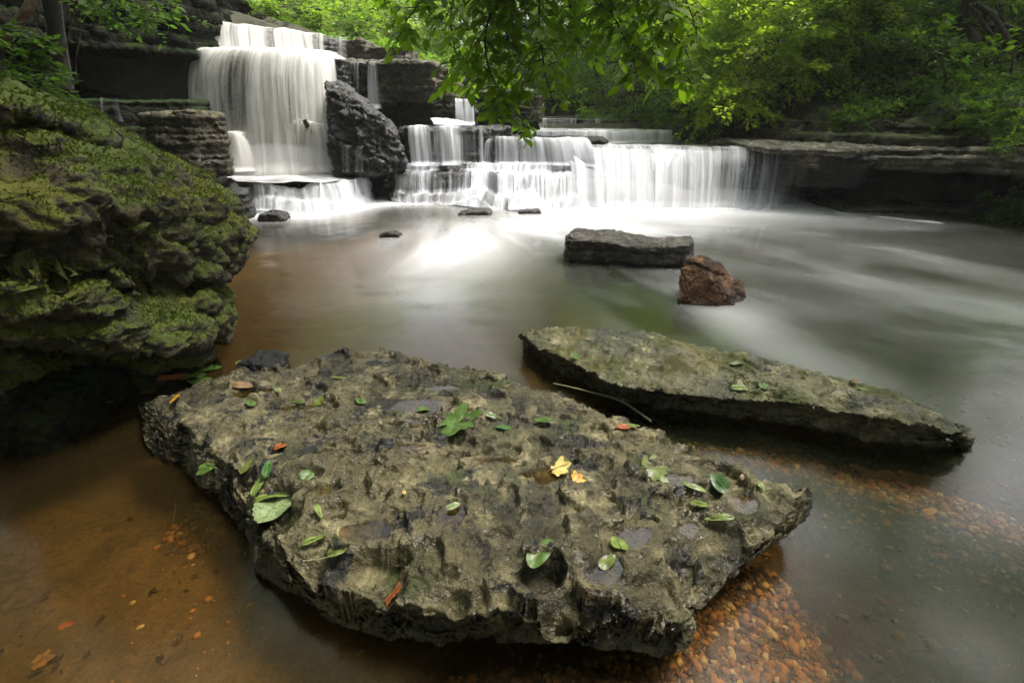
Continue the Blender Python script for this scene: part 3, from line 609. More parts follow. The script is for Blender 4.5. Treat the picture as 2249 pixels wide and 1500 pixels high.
def w2(x, y): return .215-.02*(y-2)
T2px = [(1155,720),(1190,717),(1270,721),(1380,724),(1440,728),(1500,746),(1600,768),(1700,790),(1790,812),(1870,832),(1940,850),(2000,870),(2060,895),(2118,925),(2110,935),(2000,925),(1900,905),(1830,890),(1700,868),(1600,862),(1480,855),(1380,842),(1290,800),(1210,765),(1170,745)]
B2px = {14:(2112,985),15:(2010,978),16:(1900,965),17:(1830,950),18:(1700,925),19:(1600,912),20:(1480,900),21:(1370,885),22:(1275,838),23:(1205,798),24:(1165,758),0:(1154,740)}
T2 = world_ring(T2px, w2); T2[0][2] -= .05
S2 = []
c2 = np.mean(T2, 0)
for k, p in enumerate(T2):
    if k in B2px: q = G(*B2px[k], .0); S2.append(q)
    elif k == 13: S2.append(G(2126, 985, 0.0))
    else: S2.append(p*np.array([1, 1, 0])+np.array([0, .03, .02]))
B2 = [q*np.array([1, 1, 0])+np.array([0, .05, -.2]) for q in S2]
M2 = [t*.45+s*.55+np.array([0, (.07 if k in B2px else 0), 0]) for k, (t, s) in enumerate(zip(T2, S2))]
def post2(V, F): return slabpost(sidepits(V, F, .6), F, BW=[], pitA=.014, top=w2, poly=np.array(T2)[:, :2], dome=.45, terr=.35)
slab2, V2, F2 = rock("rock_slab", [prism(T2, S2, M2), prism(S2, B2)], .009, MT['slab2'], "long narrow mossy rock slab beyond the big pitted one", 'rock slab', smooth=6,
    st=dict(thick=.075, amp=.05, groove=.03, warp=.03), rg=dict(big=.022, bs=3, small=.010, ss=16, chip=.022, cs=8), post=post2)
SG2 = bvh(V2, F2)

# water lying in the hollows of the slab
m = M("puddle water"); P = m.pos(); bp = m.n("Bump", {"Height": m.noise(P, 26, 3), "Strength": .35, "Distance": .01})
g = m.n("BsdfGlossy", {"Color": (1, 1, 1), "Roughness": .03, "Normal": bp}); tr = m.n("BsdfTransparent", {"Color": (.72, .62, .42)})
MT['puddle'] = m.surf(m.n("MixShader", {0: m.n("Fresnel", {"IOR": 1.5, "Normal": bp}), 1: tr, 2: g}))
for k, (cx, cyy, a, b, rot, dp) in enumerate(BW):
    lv = LVL[k]-.003; nr = 9; na = 40; V = [(0, 0, 0)]
    for i in range(1, nr+1):
        for j in range(na): th = 2*math.pi*j/na; rr = 1.32*i/nr; V.append((a*rr*math.cos(th), b*rr*math.sin(th), 0))
    V = np.array(V); cr, sr = math.cos(rot), math.sin(rot)
    V = np.stack([V[:, 0]*cr-V[:, 1]*sr+cx, V[:, 0]*sr+V[:, 1]*cr+cyy, V[:, 2]+lv], 1)
    F4 = np.array([[1+(i-1)*na+j, 1+i*na+j, 1+i*na+(j+1) % na, 1+(i-1)*na+(j+1) % na] for i in range(1, nr) for j in range(na)])
    F3 = np.array([[0, 1+j, 1+(j+1) % na] for j in range(na)])
    if k in (12, 13, 24, 10, 25) or LVL[k] < slabtop(cx, cyy)-.09: continue
    o = np_mesh("puddle", V, [F3, F4], MT['puddle'], slab)

# big mossy boulder
E = [D(-120, 205, 1.9), D(0, 232, 2.2), D(100, 254, 2.4), D(195, 290, 2.6), D(290, 342, 2.8), D(388, 396, 2.95), D(455, 440, 3.05), D(505, 500, 3.1), D(530, 538, 3.1)]
back = [p+np.array([-.5, .9, -.15]) for p in E]
H1 = hull(E+back+[D(500, 585, 2.95), D(-150, 380, 1.75), D(0, 420, 1.8), D(200, 470, 2.1), D(350, 510, 2.45), D(-150, 610, 1.65), D(0, 615, 1.75), D(180, 640, 2.0), D(350, 640, 2.4), D(470, 610, 2.8)])
H2 = hull([D(-150, 600, 1.6), D(0, 600, 1.68), D(120, 645, 1.85), D(260, 690, 2.0), D(350, 720, 2.2), D(-150, 720, 1.6), D(0, 730, 1.7), D(200, 760, 1.92), D(340, 770, 2.15), D(430, 700, 2.6), D(462, 655, 2.8), D(466, 700, 2.75), D(440, 745, 2.6), D(-150, 700, 3.2), D(440, 640, 3.5), D(440, 740, 3.4)])
H3 = hull([D(-150, 740, 2.15), D(0, 750, 2.2), D(180, 790, 2.35), D(320, 800, 2.5), D(420, 780, 2.6), D(412, 812, 2.55), D(300, 852, 2.4), D(120, 880, 2.3), D(-150, 860, 2.2), D(-150, 760, 3), D(400, 780, 3.2), (*G(300, 870)[:2], -.2), (*G(60, 905)[:2], -.2), (*G(-150, 905)[:2], -.2), (*G(400, 830)[:2], -.2), (-2.5, 3.2, -.2)])
def bpost(V, F):
    V = strata(V, normals(V, F), thick=.055, amp=.014, groove=.012, warp=.08, tilt=(.62, .1), seed=5)
    return V+normals(V, F)*(.007*fbm(V, 34, 3, .6, True)+.012*fbm(V, 12, 3, seed=4))[:, None]
bo, BV, BF = rock("boulder", [H1, H2, H3], .014, MT['boulder'], "huge moss covered boulder filling the left side of the picture", 'boulder', smooth=3,
     st=dict(thick=.33, amp=.21, groove=.13, warp=.30, tilt=(.62, .1)), rg=dict(big=.12, bs=1.9, small=.035, ss=6, chip=.04, cs=3.5),
     post=bpost)
BN = normals(BV, BF)
# moss tufts growing out of it
def tufts(name, V, N, mask, count, size, mat, parent):
    k = RNG.choice(len(V), count, p=mask/mask.sum()); P = V[k]; n = N[k]
    d = n*.8 + RNG.normal(0, .5, (count, 3)) + np.array([0, 0, .35]); d /= np.linalg.norm(d, axis=1)[:, None]
    s = np.cross(d, RNG.normal(0, 1, (count, 3))); s /= np.linalg.norm(s, axis=1)[:, None]
    L = size*(.5+RNG.random(count))[:, None]; b = P-n*.002
    Vs = np.stack([b-s*L*.22, b+s*L*.22, b+d*L], 1).reshape(-1, 3)
    tone = np.repeat(RNG.random(count), 3)
    return np_mesh(name, Vs, np.arange(count*3).reshape(-1, 3), mat, parent, smooth=False, attrs={"tone": tone})
mm = fbm(BV, 2.2, 4, seed=3)
mask = np.clip(BN[:, 2]*.7+.25+mm*1.3, 0, 1)**1.5*(BV[:, 2] > .12)*(BV[:, 1] < 3.6)+1e-9
MT['mosst'] = leafmat("moss tufts", (.03, .045, .005), (.105, .135, .013), .3, .8)
tufts("moss", BV, BN, mask, 330000, .012, MT['mosst'], bo)
small("rock", [(-60, 900), (0, 905), (60, 925), (100, 950), (98, 985)], 1.75, .5, MT['cliff'], "small dark wet rock at the left edge below the mossy boulder", voxel=.01, rg=dict(big=.05, bs=4, small=.02, ss=12, chip=.03, cs=8))
nm2 = normals(V2, F2); mk = np.clip(fbm(V2, 3, 3, seed=5)*1.5+.1, 0, 1)*(np.abs(nm2[:, 2]-.5) < .4)*(V2[:, 2] > .07)*(V2[:, 0] > 1.15)*(nm2[:, 1] < .1)+1e-9
tufts("moss", V2, nm2, mk, 12000, .007, MT['mosst'], slab2)
# bits of debris rock between boulder and slab
small("rock", [(508, 815), (530, 800), (575, 800), (600, 812)], 2.45, .2, MT['ledge'], "wet black rock between the mossy boulder and the pitted slab", voxel=.008, base=-.12, rg=dict(big=.02, bs=5, small=.012, ss=16, chip=.03, cs=10))

# ================================================================== PEBBLES
def ico():
    bm = bmesh.new(); bmesh.ops.create_icosphere(bm, subdivisions=1, radius=1); V = np.array([v.co[:] for v in bm.verts]); F = np.array([[v.index for v in f.verts] for f in bm.faces]); bm.free(); return V, F
IV, IF = ico()
def pebbles(name, xy, size, mat):
    n = len(xy); z = bed_h(xy[:, 0], xy[:, 1]); s = size*(.35+RNG.random(n)**3*2.0)
    sc3 = np.stack([s*(.8+.6*RNG.random(n)), s*(.7+.4*RNG.random(n)), s*(.35+.3*RNG.random(n))], 1)
    th = RNG.random(n)*6.283; jit = 1+.22*RNG.standard_normal((n, len(IV), 1))*.6
    V = IV[None]*jit*sc3[:, None]; c, q = np.cos(th)[:, None], np.sin(th)[:, None]
    V = np.stack([V[..., 0]*c-V[..., 1]*q+xy[:, 0:1], V[..., 0]*q+V[..., 1]*c+xy[:, 1:2], V[..., 2]+(z+sc3[:, 2]*.45)[:, None]], -1)
    F = (IF[None]+np.arange(n)[:, None, None]*len(IV)).reshape(-1, 3)
    o = np_mesh(name, V.reshape(-1, 3), F, mat, attrs={"tone": np.repeat(RNG.random(n), len(IV))})
    return tag(o, kind='stuff')
m = M("orange gravel"); t_ = m.attr("tone"); P = m.pos()
col = m.mix(t_, (.13, .055, .018), (.36, .17, .05)); col = m.mix(m.range(t_, .88, .9), col, (.42, .32, .18)); col = m.mix(m.range(t_, .22, .16), col, (.05, .03, .018)); col = m.mix(m.range(m.math('ABSOLUTE', m.math('SUBTRACT', t_, .5)), .06, .04), col, (.12, .10, .07))
col = m.mix(m.range(m.noise(P, 90, 3), .4, .6, .4, 0), col, (.12, .05, .02))
MT['gravel'] = m.surf(m.n("BsdfPrincipled", {"Base Color": col, "Roughness": .7}))
cand = np.stack([RNG.uniform(-1.6, 4.5, 500000), RNG.uniform(.3, 3.2, 500000)], 1)
bmk = bar_mask(cand[:, 0], cand[:, 1])
k = RNG.random(len(cand)) < np.clip(bmk*1.2-.1+.35*fbm(np.stack([cand[:, 0], cand[:, 1], cand[:, 0]*0], 1), 5, 3), 0, 1)**1.6*.30; xy = cand[k]; print("pebbles", len(xy))
pebbles("gravel", xy, .0078, MT['gravel'])
cand = np.stack([RNG.uniform(-1.6, .3, 400), RNG.uniform(.4, 2.0, 400)], 1)
pebbles("gravel", cand, .0075, MT['gravel'])
cand = np.stack([RNG.uniform(.3, 3.8, 5000), RNG.uniform(.3, 2.9, 5000)], 1); cand = cand[RNG.random(5000) < .25+.75*bar_mask(cand[:, 0], cand[:, 1])]
pebbles("gravel", cand, .012, MT['gravel'])

# ================================================================== FALLING WATER
def resample(pts, n):
    P = np.array(pts, float); s = np.concatenate([[0], np.cumsum(np.linalg.norm(np.diff(P, axis=0), axis=1))])
    # smooth curve through the points
    for _ in range(2):
        Q = [P[0]]; 
        for a, b in zip(P[:-1], P[1:]): Q += [a*.75+b*.25, a*.25+b*.75]
        Q.append(P[-1]); P = np.array(Q)
    s = np.concatenate([[0], np.cumsum(np.linalg.norm(np.diff(P, axis=0), axis=1))]); u = np.linspace(0, s[-1], n)
    return np.stack([np.interp(u, s, P[:, k]) for k in range(3)], 1), u
def curtain(name, lip, base, dens, parent, mat='fall', nu=220, nv=60, back=.18, wig=.025, prof=.5, seed=0, off=0.0, off_b=0.0, lj=.05):
    L, u = resample(lip, nu); Bs, _ = resample(base, nu)
    q3 = np.stack([L[:, 0], L[:, 1], L[:, 2]*0+3.1], 1); L = L+np.stack([fbm(q3, 3.3, 3, seed=21), fbm(q3, 3.3, 3, seed=22), .5*fbm(q3, 4, 3, seed=23)], 1)*lj
    Bs = Bs+np.stack([fbm(q3, 2.3, 2, seed=24), fbm(q3, 2.3, 2, seed=25), 0*L[:, 2]], 1)*lj*1.3
    v = np.linspace(0, 1, nv); nb = 6
    rows = []
    for k in range(nb): rows.append(L + np.array([0, back*(1-k/nb), .004*(1-(k/nb))]))
    for t in v:
        q = t**1.6; xy = L[:, :2] + (Bs[:, :2]-L[:, :2])*(q**prof); z = L[:, 2]+(Bs[:, 2]-L[:, 2])*q
        rows.append(np.concatenate([xy, z[:, None]], 1))
    P = np.stack(rows, 1); n_all = P.shape[1]
    hgt = np.abs(L[:, 2]-Bs[:, 2])
    U = np.repeat(u[:, None], n_all, 1)
    vv = np.concatenate([np.linspace(-.15, 0, nb, endpoint=False), v**1.6])
    Vd = vv[None]*np.maximum(hgt, .2)[:, None]
    V = P.reshape(-1, 3).copy(); fl = np.stack([U.ravel(), Vd.ravel(), U.ravel()*0+seed*3.7], 1)
    w = fbm(fl*np.array([7, .5, 1]), 1, 3, seed=seed); w2_ = fbm(fl*np.array([1.6, .4, 1]), 1, 2, seed=seed+2)
    tv = np.clip(np.tile(vv, nu), 0, 1)
    d = np.gradient(L[:, :2], axis=0); nrm = np.stack([d[:, 1], -d[:, 0]], 1); nrm /= np.linalg.norm(nrm, axis=1)[:, None]+1e-9
    nr = np.repeat(nrm, n_all, 0); o = (wig*w+wig*1.8*w2_)*sstep(0, .25, tv)+off+(off_b-off)*tv + .10*sstep(.86, 1, tv)**2*np.repeat(np.minimum(hgt, 1), n_all)
    V[:, 0] += nr[:, 0]*o; V[:, 1] += nr[:, 1]*o
    lump = fbm(fl*np.array([2.6, 3.2, 1]), 1, 3, seed=seed+5)*sstep(0, .2, tv)*(1-sstep(.8, 1, tv)); V[:, 2] += .05*lump*np.repeat(np.minimum(hgt, .5), n_all)
    V[:, 2] += .012*w*(1-sstep(.0, .2, tv))+.006
    un = np.repeat(np.linspace(0, 1, nu), n_all)
    de = dens(un, np.tile(vv, nu))
    eu = .025+.02*fbm(fl*np.array([4, 4, 1]), 1, 2, seed=seed); de = de-1.1*(1-sstep(0, eu, un))-1.1*(1-sstep(0, eu, 1-un))
    return np_mesh(name, V, grid_faces(nu, n_all), MT[mat], parent, attrs={"flow": fl, "dens": de})
def fall(label, loc):
    return tag(empty("waterfall", tuple(loc)), label, "waterfall")
def rel(o, root):                                   # keep world position under a parent that stands elsewhere
    o.matrix_parent_inverse = root.matrix_basis.inverted() if root.matrix_basis else None
CASC = []
def I(u, pts): return np.interp(u, [p[0] for p in pts], [p[1] for p in pts])

# tall falls on the left
W = fall("tall double tiered white waterfall at the left, the highest in the picture", (0, 0, 0))
topb = [D(462, 108, 9.5), D(500, 104, 9.6), D(560, 108, 9.8), D(640, 116, 10.3), D(700, 126, 10.9), D(768, 134, 11.5)]
topb = [np.array([p[0], p[1], 2.43]) for p in topb]
tl = [p*np.array([1, 1, 0])+np.array([0, 0, TZ]) for p in topL]
curtain("upper_curtain", tl, topb, lambda u, v: I(u, [(0, .75), (.1, .7), (.3, .75), (.38, .45), (.48, .75), (.62, .6), (.7, .3), (.8, .15), (1, .0)])+.3*np.clip(v,0,1)**4, W, seed=1, nu=200, nv=40)
bz = [np.array([p[0], p[1], 2.43]) for p in brow]
bb = [D(425, 366, 8.9), D(468, 372, 8.8), D(525, 375, 8.75), D(600, 376, 8.75), D(665, 376, 8.8), D(712, 377, 8.9), D(765, 378, 9.0)]
bb = [np.array([p[0], p[1]-.05, .45]) for p in bb]
def dl(u, v): return I(u, [(0, .6), (.1, .75), (.24, .7), (.31, .50), (.38, .52), (.44, .8), (.5, .75), (.6, .8), (.7, .62), (.8, .95), (.95, 1.0), (1, .9)]) + .65*(v > 0)*(np.clip(v, 0, 1)**5) + .45*np.exp(-((np.clip(v, 0, 1))/.09)**2)*.9
curtain("lower_curtain", bz, bb, dl, W, seed=2, nu=320, nv=110, prof=.42, wig=.03)
curtain("lower_curtain", bz, bb, lambda u, v: dl(u, v)-.45, W, seed=7, nu=260, nv=90, prof=.42, wig=.04, off=.04, off_b=.10)
# brow foam flat between both tiers
curtain("brow_water", [p+np.array([0, .1, .01]) for p in topb], [p+np.array([0, -.02, .012]) for p in (bz[1], bz[2], bz[3], bz[4], bz[5], bz[6])], lambda u, v: .85+0*u, W, seed=3, nu=120, nv=20, prof=1, wig=.0)
# white bulge at the lower left of the falls
curtain("side_gush", [D(484, 294, 8.75), D(500, 290, 8.6), D(518, 291, 8.55), D(540, 304, 8.8)], [D(480, 374, 8.5), D(505, 378, 8.4), D(535, 378, 8.4), D(572, 374, 8.7)], lambda u, v: .95+0*u, W, seed=4, nu=60, nv=40, back=.4, wig=.015, lj=.01)
curtain("side_gush", [D(655, 262, 8.95), D(680, 268, 8.8), D(705, 272, 8.85), D(724, 280, 9.1)], [D(615, 374, 8.8), D(670, 377, 8.6), D(730, 378, 8.6), D(785, 377, 8.9)], lambda u, v: .75+0*u, W, seed=14, nu=60, nv=40, back=.4, wig=.02, lj=.02)
tag(W, kind=None)
# shelf cascade under the tall falls
W = fall("broad low cascade rounding off the dark shelf at the foot of the tall falls", (0, 0, 0))
sz = [np.array([p[0], p[1], .455]) for p in shelf[1:]]
sz, _ = resample(sz, 60); q3 = sz*np.array([1, 1, 0]); sz = sz+np.stack([fbm(q3, 3.5, 3, seed=31)*.10, fbm(q3, 3.5, 3, seed=32)*.12, fbm(q3, 3, 2, seed=33)*.03], 1); sz[:, 2] -= np.linspace(0, .05, 60)
sb = [G(535, 470), G(600, 474), G(690, 474), G(760, 468), G(812, 452), G(830, 440)]
sb[-1] = sb[-1]*.6+sz[-1]*np.array([.4, .4, 0])
CASC.append(dict(W=W, bk=sz, fr=sb, lv=[(.13, .27, .12), (.62, .18, .14)], dens=lambda u, t: I(u, [(0, .35), (.15, .6), (.3, .7), (.5, .7), (.62, .95), (.95, 1.0), (1, .8)]), seed=5, lab="dark stepped rock under the low cascade at the foot of the tall falls", nu=240))
bk = [D(455, 368, 9.35), D(560, 374, 9.3), D(650, 374, 9.3), D(720, 374, 9.35), D(770, 374, 9.4), D(815, 380, 9.4)]
L_, u_ = resample(sz+np.array([0, -.03, 0]), 90); K_, _ = resample(bk, 90)
v_ = np.linspace(0, 1, 50)[None, :, None]; Q = L_[:, None]*(1-v_)+K_[:, None]*v_; Q[..., 2] = (L_[:, None, 2]+.012)*(1-v_[..., 0])+.452*v_[..., 0]; V = Q.reshape(-1, 3)
vv = np.tile(np.linspace(0, 1, 50), 90); uu = np.repeat(np.linspace(0, 1, 90), 50)
fl = np.stack([V[:, 0]*1.2+V[:, 1]*.8, V[:, 1]*4-V[:, 0]*1.0, V[:, 0]*0], 1); s_ = fbm(fl, 1, 4)
fo = np.clip(.18+1.0*sstep(.30, .6, vv)+.6*sstep(.7, .95, uu)+.5*s_+.15, 0, .96); V[:, 2] += .02*fbm(V*np.array([1, 3, 1]), 3, 2)
np_mesh("shelf_water", V, grid_faces(90, 50), MT['water'], W, attrs={"foam": fo, "murk": fo*0+.9, "flow": fl*2, "body": np.tile([.03, .03, .035], (len(V), 1))})

# wide right hand falls
W = fall("widest white waterfall curtain pouring off the right hand ledge", (0, 0, 0))
rl = [np.array([p[0], p[1], LIPZ+.02]) for p in lip[1:]]
rb = [p.copy() for p in basepts]; rb = [G(1262, 452), G(1300, 453), G(1400, 454), G(1510, 455), G(1610, 457), G(1690, 459), G(1740, 460), G(1800, 463)]
rb[0] = np.array([rl[0][0]+.0, rb[1][1]+.05, 0])
for k in range(len(rb)): 
    if rb[k][1] > rl[k][1]-.12: rb[k] = np.array([rb[k][0], rl[k][1]-.12, 0])
    rb[k][2] = -.01
for k in (6, 7): rb[k][0] = rl[k][0]+.02
def dr(u, v): return I(u, [(0, .8), (.1, 1.0), (.5, .95), (.62, .65), (.72, .45), (.82, .3), (.9, .12), (.97, .05), (1, .0)]) + .25*np.exp(-((v-.12)/.12)**2)*(u < .7) + .5*np.clip(v, 0, 1)**6*(u < .85) - .35*(v < .05)*I(u, [(0, 1), (.5, 1), (.7, .2), (1, 0)])
curtain("curtain", rl, rb, dr, W, 'fallb', seed=8, nu=420, nv=90, wig=.03, prof=.55)
curtain("curtain", rl, rb, lambda u, v: dr(u, v)-.3-.5*(u > .8), W, 'fallb', seed=9, nu=320, nv=70, wig=.05, off=.03, off_b=.08, prof=.55)
# row of falls over the low step behind
W = fall("long thin line of small falls over the rock step behind the wide waterfall", (0, 0, 0))
l2 = [np.array([p[0], p[1]+.05, 1.085]) for p in lip2]
curtain("curtain", l2, [np.array([p[0], p[1]-.10, .88]) for p in lip2], lambda u, v: I(u, [(0, .8), (.2, 1.15), (.45, 1.1), (.55, .75), (.65, .5), (.8, .15), (1, -.3)]), W, 'fallb', seed=10, nu=300, nv=16, wig=.015)
W = fall("thin hazy row of trickles at the very back of the river", (0, 0, 0))
p3 = [D(1150, 268, 12.3), D(1230, 268, 12.35), D(1330, 268, 12.55)]
curtain("curtain", [np.array([p[0], p[1], 1.28]) for p in p3], [np.array([p[0], p[1]-.08, 1.08]) for p in p3], lambda u, v: .35+0*u, W, 'fallb', seed=11, nu=120, nv=12, wig=.01)

# centre falls
W = fall("row of thin falls over the dark ledge in the middle of the picture", (0, 0, 0))
a = [D(1066, 303, 9.3), D(1110, 303, 9.25), D(1160, 304, 9.25), D(1210, 306, 9.2), D(1250, 309, 9.2), D(1290, 316, 9.2)]
a = [np.array([p[0], p[1], 1.025]) for p in a]
b = [D(1060, 352, 9.15), D(1110, 352, 9.05), D(1160, 352, 9.0), D(1215, 352, 8.95), D(1260, 355, 8.8), D(1310, 360, 8.6)]; b = [np.array([p[0], p[1], .58]) for p in b]
curtain("curtain", a, b, lambda u, v: I(u, [(0, .3), (.1, .3), (.15, .55), (.3, .45), (.5, .6), (.75, .75), (.9, 1.0), (1, 1.1)])+.2*np.clip(v, 0, 1)**3, W, 'fallb', seed=12, nu=240, nv=40)
W = fall("bright cluster of falls left of the thin row, below the small centre cascade", (0, 0, 0))
a = [D(893, 279, 9.12), D(930, 279, 9.08), D(1000, 280, 9.12), D(1040, 282, 9.18), D(1065, 284, 9.25)]; a = [np.array([p[0], p[1], 1.225]) for p in a]
b = [np.array([p[0]+.02, p[1]-.18, .58]) for p in a]
curtain("curtain", a, b, lambda u, v: I(u, [(0, .2), (.06, .9), (.25, 1.0), (.3, .5), (.38, .5), (.45, 1.1), (.62, 1.0), (.68, .35), (.8, .25), (.93, .55), (1, .4)])-.25*np.exp(-((np.clip(v, 0, 1))/.2)**2), W, 'fallb', seed=13, nu=200, nv=50, wig=.04)
W = fall("small narrow cascade highest in the centre, dropping between two blocks", (0, 0, 0))
a = [D(1001, 217, 10.35), D(1015, 216, 10.33), D(1030, 216, 10.33), D(1040, 217, 10.35)]; a = [np.array([p[0], p[1], 1.69]) for p in a]
curtain("curtain", a, [np.array([p[0]+(.03 if i > 1 else 0), p[1]-.2, 1.22]) for i, p in enumerate(a)], lambda u, v: .9-.7*np.exp(-((u-.45)/.15)**2)*(1-np.clip(v, 0, 1)), W, 'fallb', seed=15, nu=80, nv=40)
curtain("runoff", [D(945, 262, 9.9), D(975, 262, 9.9), D(1020, 268, 9.9)], [D(950, 274, 9.5), D(980, 276, 9.5), D(1040, 277, 9.6)], lambda u, v: .8+0*u, W, 'fallb', seed=16, nu=60, nv=16)
W = fall("stepped veil of water spreading down to the pool in the centre", (0, 0, 0))
def step(pl, pb, zt, zb, dens, seed, **k):
    a = [D(x, y, Y) for x, y, Y in pl]; b = [D(x, y, Y) for x, y, Y in pb]
    curtain("curtain", [np.array([p[0], p[1], zt]) for p in a], [np.array([p[0], p[1], zb]) for p in b], dens, W, 'fallb', seed=seed, **k)
bk_ = [D(862, 366, 9.0), D(960, 366, 8.95), D(1060, 366, 9.0), D(1150, 362, 9.05), D(1240, 360, 9.1), D(1330, 358, 9.2)]
bk_ = [np.array([p[0], p[1], .60]) for p in bk_]
fr_ = [G(848, 444), G(900, 447), G(980, 452), G(1060, 460), G(1140, 466), G(1210, 464), G(1290, 456)]
CASC.append(dict(W=W, bk=bk_, fr=fr_, lv=[(.13, .12, .04), (.44, .30, .07), (.80, .14, .06)], dens=lambda u, t: I(u, [(0, .2), (.05, .6), (.2, .55), (.25, .1), (.33, .15), (.42, .55), (.5, .6), (.65, .85), (1, 1.1)])+.12*t, seed=6, lab="dark broken rock steps under the veil of water in the centre", nu=360))
def cascade(W, bk, fr, lv, dens, seed, lab, nu=300, nv=170):
    A, u = resample(bk, nu); B_, _ = resample(fr, nu); t = np.linspace(0, 1, nv)
    XY = A[:, None, :2]*(1-t[None, :, None])+B_[:, None, :2]*t[None, :, None]; x = XY[..., 0].ravel(); y = XY[..., 1].ravel(); T_ = np.tile(t, nu); z0 = np.repeat(A[:, 2], nv)
    tot = sum(l[1] for l in lv); un = np.repeat(np.linspace(0, 1, nu), nv)
    def H(shift, wmul, n):
        z = z0.copy(); slope = np.zeros_like(z); after = np.zeros_like(z)
        for k, (p, dz, wd) in enumerate(lv):
            q = np.stack([x*1.5, x*0+k*7.3+seed, y*0], 1); pos = p+shift+.22*fbm(q, 1, 3, seed=seed+k)+.07*np.round(2.2*fbm(q*np.array([.9, 1, 1]), 1, 2, seed=k+70))+.03*np.round(fbm(q*np.array([4, 1, 1]), 1, 2, seed=k)*3)/1.5
            d = dz*(1+.45*fbm(q*1.7, 1, 2, seed=k+40)); e = (T_-pos)/(wd*wmul); z -= d*(z0/ max(tot, .01))*sstep(-1, 1, e); slope = np.maximum(slope, np.exp(-e**2)); after = np.maximum(after, np.exp(-np.clip(e-1, 0, 9)*.45)*(e > .5))
        return np.where(T_ > .9, np.minimum(z, z0*(1-T_)*2+ .0), z)+n, slope, after
    zr, _, _ = H(0, 1.0, 0); P = np.stack([x, y, zr], 1); P[:, 2] += .035*fbm(P, 3.5, 4)+.02*fbm(P*np.array([1, 1, 3]), 11, 3, .6, True)-.03; P[:, 1] += .03*fbm(P*np.array([1, 1, 2.5]), 7, 3)
    Pg_ = P.reshape(nu, nv, 3); dn_ = Pg_[:, -1:].copy(); dn_[..., 2] = -.35; fr0 = Pg_[:, :1].copy(); fr0[..., 2] = -.35; Pg_ = np.concatenate([fr0, Pg_, dn_], 1); e0, e1 = Pg_[:1].copy(), Pg_[-1:].copy(); e0[..., 2] = -.35; e1[..., 2] = -.35
    Pg_ = np.concatenate([e0, Pg_, e1], 0); tag(np_mesh("rock_ledge", Pg_.reshape(-1, 3), grid_faces(nu+2, nv+2), MT['ledge']), lab, 'rock ledge')
    for lay in (0, 1):
        zw, sl, af = H(.035+.02*lay, 1.8, .012+.012*lay); V = np.stack([x, y, zw], 1)
        V[:, 2] = np.maximum(V[:, 2]+.02*fbm(V, 3, 3)+.012*fbm(V*np.array([3, 1, 1]), 6, 2, seed=lay), -.01+.0*x)
        ds = np.sqrt(np.sum(np.diff(V.reshape(nu, nv, 3), axis=1)**2, -1)); s__ = np.concatenate([np.zeros((nu, 1)), np.cumsum(ds, 1)], 1).ravel()
        fl = np.stack([np.repeat(u, nv)+.10*fbm(V, 1.5, 2), s__*1.0, x*0+seed+lay*3.3], 1)
        de = dens(un, T_)+1.0*(1-sstep(.0, .12, T_))+.12*sl+.16*af-.22*(1-np.maximum(sl, af)) + .55*fbm(V, 2.2, 3, seed=seed) -.25*lay + .4*sstep(.86, 1, T_)
        de = de-1.2*(1-sstep(0, .04, un))-1.2*(1-sstep(0, .03, 1-un))
        np_mesh("curtain", V, grid_faces(nu, nv), MT['fallb'], W, attrs={"flow": fl, "dens": de})
for c_ in CASC: cascade(**c_)
# trickles
W = fall("faint trickle down the face of the big overhanging block", (0, 0, 0))
step([(812, 140, 10.15), (832, 142, 10.12)], [(808, 240, 10.05), (838, 246, 10.0)], 2.3, 1.5, lambda u, v: .55+0*u, 21, nu=40, nv=40, wig=.01)
step([(765, 136, 10.25), (792, 138, 10.2)], [(765, 225, 10.1), (792, 232, 10.1)], 2.3, 1.6, lambda u, v: .12+0*u, 22, nu=40, nv=40, wig=.01)
W = fall("faint veil of trickles on the dark ledge under the left cliff", (0, 0, 0))
step([(196, 196, 6.95), (285, 206, 7.3)], [(196, 240, 6.8), (285, 255, 7.15)], 1.63, 1.34, lambda u, v: .12+0*u, 23, nu=100, nv=30, wig=.01)
W = fall("thin threads of water sliding over the slanted wet boulder", (0, 0, 0))
step([(755, 330, 8.25), (800, 330, 8.22)], [(755, 378, 8.2), (800, 380, 8.15)], .95, .55, lambda u, v: .1+0*u, 24, nu=60, nv=24, wig=.01)

# ================================================================== TREES AND PLANTS
LEAFQ = np.array([[0, 0, 0], [-.26, .45, .05], [0, 1, 0], [.26, .45, .05]])
def leaves(name, P, Dr, Nr, size, mat, parent, tone=None, shape=LEAFQ, faces=None):
    n = len(P); Dr = Dr/np.linalg.norm(Dr, axis=1)[:, None]; S = np.cross(Dr, Nr); S /= np.linalg.norm(S, axis=1)[:, None]+1e-9; U = np.cross(S, Dr)
    L = (size if np.ndim(size) else np.full(n, size))[:, None, None]
    V = P[:, None] + L*(S[:, None]*shape[None, :, :1] + Dr[:, None]*shape[None, :, 1:2] + U[:, None]*shape[None, :, 2:3])
    f = np.array([[0, 1, 2, 3]]) if faces is None else faces; k = len(shape)
    F = (f[None]+np.arange(n)[:, None, None]*k).reshape(-1, f.shape[1])
    t = RNG.random(n) if tone is None else tone
    return np_mesh(name, V.reshape(-1, 3), F, mat, parent, smooth=False, attrs={"tone": np.repeat(t, k)})
